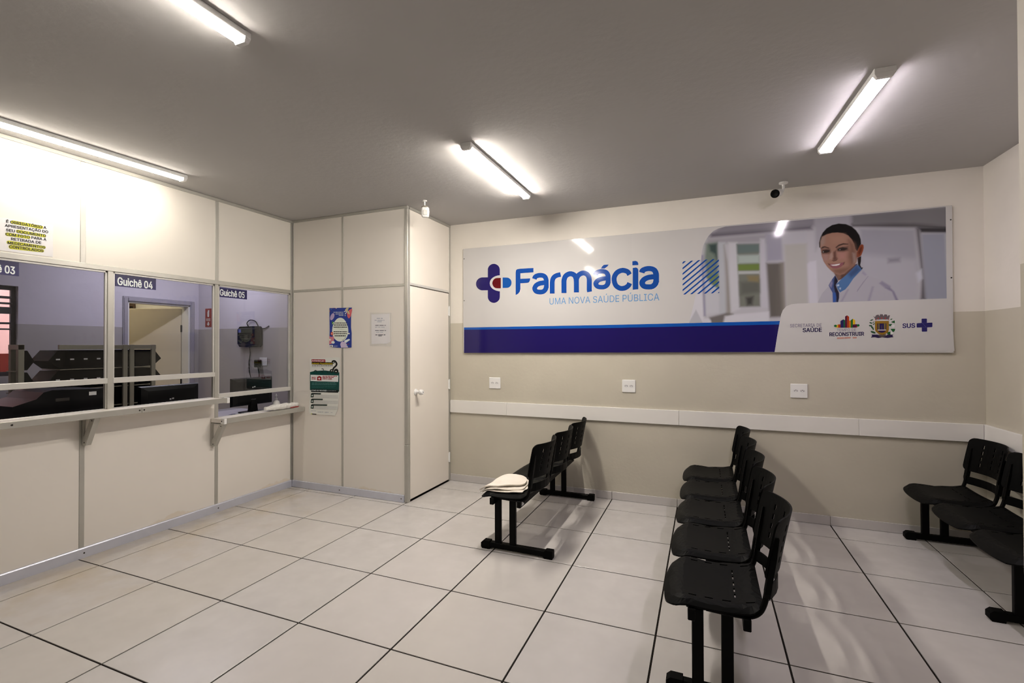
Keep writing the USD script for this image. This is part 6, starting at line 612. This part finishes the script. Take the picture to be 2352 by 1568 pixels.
# ------------------------------------------------------------------ waiting benches
SW, SP = .466, .497           # seat width, spacing along y
def seat_mesh(yc):
    """moulded plastic seat, front at x = 0, slotted, bent to shape"""
    out = Polygon(list(rrect(.0, -SW/2, .398, SW/2, .055).exterior.coords))
    slots = [sbox(.292, y-.017, .298, y+.017) for y in (-.115, -.06, 0, .06, .115)]
    slots += [sbox(x-.017, s*.175-.0045, x+.017, s*.175+.0045) for s in (-1, 1) for x in (.12, .19, .26, .35)]
    p = out.difference(union_all(slots))
    rings = [np.array(p.exterior.coords[:-1])] + [np.array(h.coords[:-1]) for h in p.interiors]
    m = manifold3d.CrossSection(rings, manifold3d.FillRule.EvenOdd).extrude(.007).refine_to_length(.034)
    v, f = man(m); x, y, z = v.T
    s = x/.398; e = np.abs(y)/(SW/2)
    h = .418 - .050*np.clip(1-s/.22, 0, 1)**2 - .010*np.sin(np.clip(s, 0, 1)*math.pi) + .016*np.clip((s-.75)/.25, 0, 1)**2 + .010*e**2 - .022*np.clip((e-.82)/.18, 0, 1)**2 - .012*np.clip((s-.93)/.07, 0, 1)**2
    return np.column_stack([x + .030*e**2.6*np.clip(1-s/.5, 0, 1), y+yc, z+h]), f
def shell_x(y, z): return .472 + .052*np.clip((z-.50)/.29, 0, 2)**1.2 - .080*(np.abs(y)/.231)**2
def back_mesh(yc):
    W, z0, z1 = .462, .552, .797
    out = Polygon(list(rrect(-W/2, z0, W/2, z1, .035).exterior.coords))
    sl = [sbox(y-.0065, zc-.013, y+.0065, zc+.013) for y in (-.135, -.045, .045, .135) for zc in (.742, .698, .654, .610)]
    p = out.difference(union_all(sl)); rings = [np.array(p.exterior.coords[:-1])] + [np.array(h.coords[:-1]) for h in p.interiors]
    m = manifold3d.CrossSection(rings, manifold3d.FillRule.EvenOdd).extrude(.007).refine_to_length(.032)
    v, f = man(m); y, z, t = v.T
    x = shell_x(y, z)
    return np.column_stack([x+t-.007, y+yc, z]), f
def place(m, x, y): return m[0] + (x, y, 0), m[1]
def make_bench(label, n, x0, y0, sticker=False, inset=.075):
    L = n*SP
    t = thing('waiting_bench', label, 'bench', (x0+.29, y0+L/2, 0))
    P = lambda m: place(m, x0, y0)
    for k in range(n):
        yc = (k+.5)*SP
        s = obj('seat', P(seat_mesh(yc)), 'black_plastic', t, smooth=40)
        b = obj('backrest', P(back_mesh(yc)), 'black_plastic', t, smooth=40)
        for sgn in (-1, 1):
            y = yc+sgn*.208
            obj('support_tube', P(tube(spline([(.18, y, .392), (.28, y, .388), (.345, y, .392), (.380, y, .415), (.398, y, .455), (.407, y, .50), (.415, y, .56)], 5), .0115, 10)), 'black_steel', t, smooth=True)
            obj('sleeve', P(hull([(shell_x(.208, z)+dx, y+dy*w, z) for (z, w) in ((.482, .8), (.50, 1), (.64, 1), (.72, .6)) for dx in (-.010, .012*w) for dy in (-.018, .018)])), 'black_plastic', b)
        pts = [(.398+.066*(1-u**2), yc+u*.205, .0) for u in np.linspace(-1, 1, 9)]
        st_ = [np.array(p) for p in pts]; V = []; 
        for p in st_: V += [p+(0, 0, .456), p+(0, 0, .512), p+(.006, 0, .512), p+(.006, 0, .456)]
        F = []
        for i in range(8):
            for j in range(4):
                a, b_, c, d = i*4+j, i*4+(j+1) % 4, (i+1)*4+(j+1) % 4, (i+1)*4+j; F += [(a, c, b_), (a, d, c)]
        F += [(0, 1, 2), (0, 2, 3), (32, 34, 33), (32, 35, 34)]
        obj('lumbar_strap', P((np.array(V), np.array(F))), 'black_plastic', t, smooth=40)
    for x in (.108, .318):
        r = obj('rail', P(bev(x, .004, .345, x+.030, L-.004, .394, .003)), 'black_steel', t)
        if sticker and x > .3: obj('sticker', P(bx(x+.030, .03, .355, x+.0304, .075, .385)), 'sticker', r)
    for y in (inset, L-.075):
        for x in (.146, .262): obj('leg', P(bev(x-.0235, y-.015, .046, x+.0235, y+.015, .372, .004)), 'black_steel', t)
        obj('cross_plate', P(bev(.10, y-.02, .372, .36, y+.02, .3925, .003)), 'black_steel', t)
        ft = obj('foot', P(bev(.035, y-.020, .010, .545, y+.020, .052, .004)), 'black_steel', t)
        for a, b_ in ((.016, .085), (.495, .566)):
            obj('end_cap', P(hull([(xx, yy, zz) for (xx, zz) in ((a, .012), (a+.01, .0005), (b_-.002, .0005), (b_, .01), (b_, .058), (a+.018, .058), (a, .042)) for yy in (y-.024, y+.024)])), 'black_rubber', ft)
    return t
make_bench('black perforated three-seat bench beside the closet, folded cloth on its near seat', 3, 2.285, 1.172, True)
make_bench('black perforated five-seat bench standing nearest the viewer', 5, 3.662, .165)
make_bench('black three-seat bench in the dark right corner', 3, 5.245, 1.175, False, .25)

# folded cloth on the first bench
fc = thing('folded_cloth', 'cream cloth folded in layers on the near seat of the left bench', 'cloth', (2.45, 1.36, .425))
def cloth_layer(pts, z, th, seed):
    p = Polygon(spline(pts + [pts[0]], 4)[:-1]).buffer(0)
    m = manifold3d.CrossSection([np.array(p.exterior.coords[:-1])[::1 if p.exterior.is_ccw else -1]]).extrude(th).refine_to_length(.02)
    v, f = man(m); dx = (v[:, 0]-2.29)/.32
    seat = np.clip(1-dx/.28, 0, 1)**2*-.036
    v[:, 2] += z + seat + .010*(meshkit.noise(np.column_stack([v[:, 0]*14, v[:, 1]*14, np.full(len(v), seed)]))-.2)
    return v, f
obj('fold', cloth_layer([(2.310, 1.225), (2.43, 1.215), (2.60, 1.245), (2.615, 1.30), (2.60, 1.50), (2.46, 1.57), (2.32, 1.53), (2.29, 1.38)], .4275, .005, 1), 'cloth', fc, smooth=50)
obj('fold', cloth_layer([(2.300, 1.215), (2.40, 1.222), (2.585, 1.29), (2.60, 1.37), (2.575, 1.52), (2.45, 1.59), (2.32, 1.55), (2.285, 1.38)], .4385, .006, 5), 'cloth', fc, smooth=50)
obj('fold', cloth_layer([(2.295, 1.212), (2.37, 1.235), (2.56, 1.345), (2.585, 1.43), (2.53, 1.55), (2.43, 1.60), (2.33, 1.56), (2.282, 1.40)], .4505, .009, 9), 'cloth', fc, smooth=50)

# ------------------------------------------------------------------ behind the service windows
dk = thing('office_desk', 'long grey desk behind the service windows', 'desk', (-.75, .3, 0))
obj('desk_top', bev(-1.12, -1.6, .772, -.30, 1.855, .80, .003), 'desk_grey', dk)
for y in (-1.55, .1, 1.80): obj('leg', bev(-1.08, y-.02, .0, -.34, y+.02, .772, .003), 'desk_grey', dk)
pd = thing('desk_pad', 'pale lilac paper spread on the desk under window 05', 'paper', (-.7, 1.6, .80))
obj('sheet', bev(-.95, 1.28, .8005, -.45, 1.82, .8035, .001), 'desk_white', pd)
def monitor(label, x, y0, y1, zt, zb, base, mark):
    t = thing('monitor', label, 'monitor', (x, (y0+y1)/2, base))
    yc = (y0+y1)/2
    obj('screen', bev(x-.022, y0, zb, x-.016, y1, zt, .002), 'monitor_black', t)
    sh_ = obj('back_shell', hull([(x+dx, y, z) for dx, i in ((-.016, 0), (.004, .012), (.016, .06)) for y in (y0+i, y1-i) for z in (zb+i*.7, zt-i*.7)]), 'monitor_black', t)
    obj('emblem', cat_(bx(x+.0155, yc-.02, mark, x+.0168, yc-.006, mark+.012), bx(x+.0155, yc, mark+.004, x+.0168, yc+.018, mark+.016)), 'sticker', sh_)
    obj('maker_plate', bx(x+.0155, yc-.03, zb+.052, x+.0168, yc+.02, zb+.061), 'sticker', sh_)
    obj('stand', hull([(x-.01+dx, yc+dy, z) for z, w in ((zb+.06, .03), (base+.008, .045)) for dx in (-.012, .03) for dy in (-w, w)]), 'monitor_black', t)
    obj('base_plate', prism(rrect(x-.10, yc-.12, x+.09, yc+.12, .05), .009, 'z', (0, 0, base+.0005)), 'monitor_black', t)
monitor('black monitor on a stand behind the lowest service window, beside the inner corner', -.56, 1.40, 1.89, 1.168, .880, .8035, 1.06)
monitor('black monitor just showing above the sill of the middle service window', -.60, .585, 1.10, 1.153, .862, .80, 1.02)
pr_ = thing('printer', 'large black printer with a small white sticker at window 03', 'printer', (-.65, .07, .80))
obj('body', prism(Polygon([(-.215, .8005), (.325, .8005), (.325, 1.163), (.0, 1.178), (-.05, 1.165), (-.09, 1.12), (-.215, 1.08)]), .42, 'x', (-1.00, 0, 0)), 'monitor_black', pr_)
obj('sticker', bx(-.5798, .222, 1.118, -.5792, .270, 1.146), 'sticker', pr_, label='small white sticker')
obj('name_plate', bx(-.5798, .018, 1.092, -.5792, .100, 1.114), 'screw', pr_)
# bin racks
def rack(label, x, y0, y1, posts_y, rows, tips):
    t = thing('bin_rack', label, 'rack', (x, (y0+y1)/2, 0))
    for y in posts_y: obj('post', bev(x-.012, y-.02, .0, x+.012, y+.02, 1.515, .002), 'rack_steel', t)
    obj('top_plate', bev(x-.014, y0, 1.470, x+.010, y1, 1.513, .002), 'rack_steel', t)
    for zt, zb in rows:
        a, b = y0+tips[0], y1+tips[1]; zm = (zt+zb)/2-.01
        for s, (ya, yb) in enumerate(((a, (a+b)/2-.004), ((a+b)/2+.004, b))):
            l = [(ya, zm), (ya+.07, zt), ] if s == 0 else [(ya, zb), (ya, zt)]
            r = [(yb-.07, zt), (yb, zm), (yb-.08, zb)] if s == 1 else [(yb, zt), (yb, zb)]
            l = l if s == 1 else l
            poly = l + r + ([(ya+.08, zb)] if s == 0 else [])
            bi = obj('bin', prism(Polygon(poly), .30, 'x', (x-.33, 0, 0)), 'bin_black', t)
            if s == 0 and zt > 1.2:
                for k in range(4): obj('label', bx(x-.0298, ya+.055+k*.105, zm+.005, x-.0292, ya+.085+k*.105, zm+.018), 'sticker', bi)
        obj('shelf', bev(x-.32, y0+.02, zb-.012, x-.016, y1-.02, zb-.004, .001), 'rack_steel', t)
ROWS = [(1.462, 1.292), (1.272, 1.105), (1.085, .92), (.90, .73)]
rack('tan steel rack of black bins standing across windows 03 and 04', -1.62, .50, 1.325, (1.035, 1.095, 1.30), ROWS, (-.06, .075))
er = thing('bin_rack', 'tan steel rack of black bins seen end-on at the left edge of the view', 'rack', (-1.68, .24, 0))
for x in (-1.62, -1.74): obj('post', bev(x-.02, .218, 0, x+.02, .258, 1.515, .002), 'rack_steel', er)
obj('top_plate', bev(-1.76, .216, 1.470, -1.60, .26, 1.513, .002), 'rack_steel', er)
for zt, zb in ROWS:
    zm = (zt+zb)/2-.01
    obj('bin', prism(Polygon([(.261, zb), (.261, zt), (.285, zt), (.332, zm), (.285, zb)]), .12, 'x', (-1.74, 0, 0)), 'bin_black', er)
    obj('shelf', bev(-1.75, .20, zb-.012, -1.62, .262, zb-.004, .001), 'rack_steel', er)
# time clock with cables, plug, fire sign
ck = thing('time_clock', 'black wall-mounted time clock in the office behind window 05', 'clock', (-1.85, YW-.1, 1.47))
sh2 = rrect(-2.06, 1.485, -1.655, 1.765, .04)
Y1 = YW-.0125
obj('case', cat_(prism(sh2, .04, 'y', (0, Y1, 0)), hull([(x, y, z) for (k, y) in ((0, Y1-.04), (.045, Y1-.09)) for x in (-2.06+k*.6+.02, -1.655-k*.6-.02) for z in (1.485+k*.5+.02, 1.765-k*.5-.02)])), 'monitor_black', ck, smooth=30)
obj('display', bx(-1.995, Y1-.0918, 1.68, -1.945, Y1-.0902, 1.725), 'screen_blue', ck)
obj('reader', cat_(bx(-1.875, Y1-.094, 1.59, -1.815, Y1-.0902, 1.65)), 'screw', ck)
obj('keypad', cat_(*[bx(-1.90+.03*i, Y1-.0925, 1.545+.02*j, -1.88+.03*i, Y1-.0902, 1.557+.02*j) for i in range(3) for j in range(2)]), 'bin_black', ck)
obj('cable', tube(spline([(-1.895, Y1-.02, 1.765), (-1.92, Y1-.02, 1.81), (-1.86, Y1-.02, 1.85), (-1.76, Y1-.02, 1.83), (-1.71, Y1-.015, 1.76), (-1.66, Y1-.012, 1.735), (-1.60, Y1-.01, 1.735), (-1.53, Y1-.006, 1.765)]), .006, 8), 'black_rubber', ck, smooth=True)
obj('cable', tube(spline([(-1.87, Y1-.02, 1.487), (-1.868, Y1-.012, 1.40), (-1.89, Y1-.01, 1.28), (-1.885, Y1-.01, 1.15), (-1.85, Y1-.012, 1.03), (-1.85, Y1-.012, .70)]), .005, 8), 'black_rubber', ck, smooth=True)
pg = thing('power_adapter', 'black power adapter plugged in below the office time clock', 'plug', (-1.68, YW, 1.24))
obj('wall_plate', bev(-1.70, Y1-.008, 1.235, -1.56, Y1, 1.345, .003), 'white_plastic', pg)
obj('adapter', bev(-1.735, Y1-.065, 1.215, -1.655, Y1-.0085, 1.315, .006), 'black_plastic', pg)
obj('cable', tube(spline([(-1.69, Y1-.04, 1.216), (-1.68, Y1-.03, 1.12), (-1.69, Y1-.02, 1.0), (-1.69, Y1-.02, .75)]), .005, 8), 'black_rubber', pg, smooth=True)
fs = thing('fire_sign', 'red fire extinguisher sign on the office wall beside the door', 'sign', (-2.71, YW, 1.77))
obj('plate', bx(-2.775, Y1-.003, 1.772, -2.648, Y1-.0005, 2.035), 'red', fs)
fx = -2.712
obj('pictogram', cat_(flat(rrect(fx-.018, 1.915, fx+.018, 1.995, .012), 'y', Y1-.0034), flat(sbox(fx-.008, 1.99, fx+.022, 2.012), 'y', Y1-.0035), flat([(fx-.012, 1.845), (fx+.012, 1.845), (fx+.012, 1.82), (fx+.032, 1.82), (fx, 1.785), (fx-.032, 1.82), (fx-.012, 1.82)], 'y', Y1-.0034), *[flat(sbox(fx-.045, z, fx+.045, z+.006), 'y', Y1-.0034) for z in (1.86, 1.873, 1.886)]), 'sticker', fs)
# things on the lower counter and desk
bg = thing('plastic_bag', 'crumpled clear plastic bag lying on the lower counter', 'bag', (-.15, 1.64, .858))
v, f = meshkit.arrays(trimesh.creation.icosphere(4))[:2]
v = v*np.array([.055, .205, .031]); v[:, 2] *= .75+.25*np.clip(1+v[:, 1]*2, 0, 1.6)
v += (meshkit.fbm(v*26+3, 3)[:, None]-.5)*.03*np.sign(v)*np.array([.6, .5, 1.0]); v[:, 2] = np.maximum(v[:, 2], -.022)
v = v+(-.147, 1.645, .882)
obj('film', (v, f), 'plastic_bag', bg)
obj('contents', bev(-.098, 1.70, .8605, -.080, 1.80, .870, .004), 'red', bg, label='dark red wrapper showing through')
bt = thing('gel_bottle', 'clear hand gel bottle with a white pump at window 05', 'bottle', (-.42, 1.83, .80))
obj('body', lathe([(0, .8005), (.036, .8005), (.038, .81), (.038, .88), (.030, .905), (.013, .918), (.013, .925)], (-.42, 1.815, 0), 'z', 18), 'plastic_bag', bt, smooth=50)
obj('pump', lathe([(.014, .925), (.014, .94), (.005, .942), (.005, .962), (.012, .964), (.006, .975), (0, .99)], (-.42, 1.815, 0), 'z', 12), 'white_plastic', bt, smooth=50)
pe = thing('cable_roll', 'dark blue strap lying on the desk edge under window 05', 'strap', (-.36, 1.1, .80))
obj('strap', cat_(tube(spline([(-.40, 1.06, .812), (-.37, 1.12, .82), (-.40, 1.20, .81), (-.44, 1.26, .815), (-.46, 1.34, .82), (-.44, 1.42, .81)]), .011, 8)), 'blue_dark', pe, smooth=True)
bk = thing('booklet', 'pink booklet with a dark red cover on the desk under window 05', 'booklet', (-.85, 1.35, .80))
obj('pages', rot(bev(-1.02, 1.26, .8005, -.80, 1.42, .825, .002), 18, (-.9, 1.35, 0)), 'box_white', bk)
obj('cover', rot(bev(-1.025, 1.255, .8252, -.795, 1.425, .829, .001), 18, (-.9, 1.35, 0)), 'orange', bk)
# store shelf glimpsed through the office door
sf = thing('store_shelf', 'dark shelf in the store room glimpsed through the office door gap', 'shelf', (-4.6, 2.3, 0))
for z in (.4, .85, 1.19, 1.52, 1.82, 2.12): obj('board', bev(-4.78, 1.9, z, -4.38, 2.66, z+.02, .003), 'brown', sf)
for y in (1.88, 2.67): obj('upright', bev(-4.78, y-.015, 0, -4.38, y+.015, 2.2, .003), 'brown', sf)
for (y0, y1, z0, z1, mm, fm, lab) in ((2.46, 2.63, 1.84, 1.955, 'box_white', 'orange', 'white carton on the upper board of the store shelf'), (2.40, 2.64, 1.54, 1.64, 'box_white', 'magenta', 'white carton under the magenta one on the store shelf'), (2.44, 2.63, 1.6405, 1.70, 'magenta', 'box_white', 'magenta carton lying on a white one on the store shelf'), (2.42, 2.62, 1.7005, 1.79, 'orange', 'box_white', 'orange carton on top of the magenta one on the store shelf')):
    c = thing('medicine_carton', lab, 'box', (-4.5, (y0+y1)/2, z0), 'cartons on the store shelf')
    obj('carton', bev(-4.68, y0, z0+.0005, -4.40, y1, z1, .003), mm, c)
    obj('flap', bev(-4.402, y0+.01, z0+.03, -4.3985, y1-.01, z0+.05, .0005), fm, c)
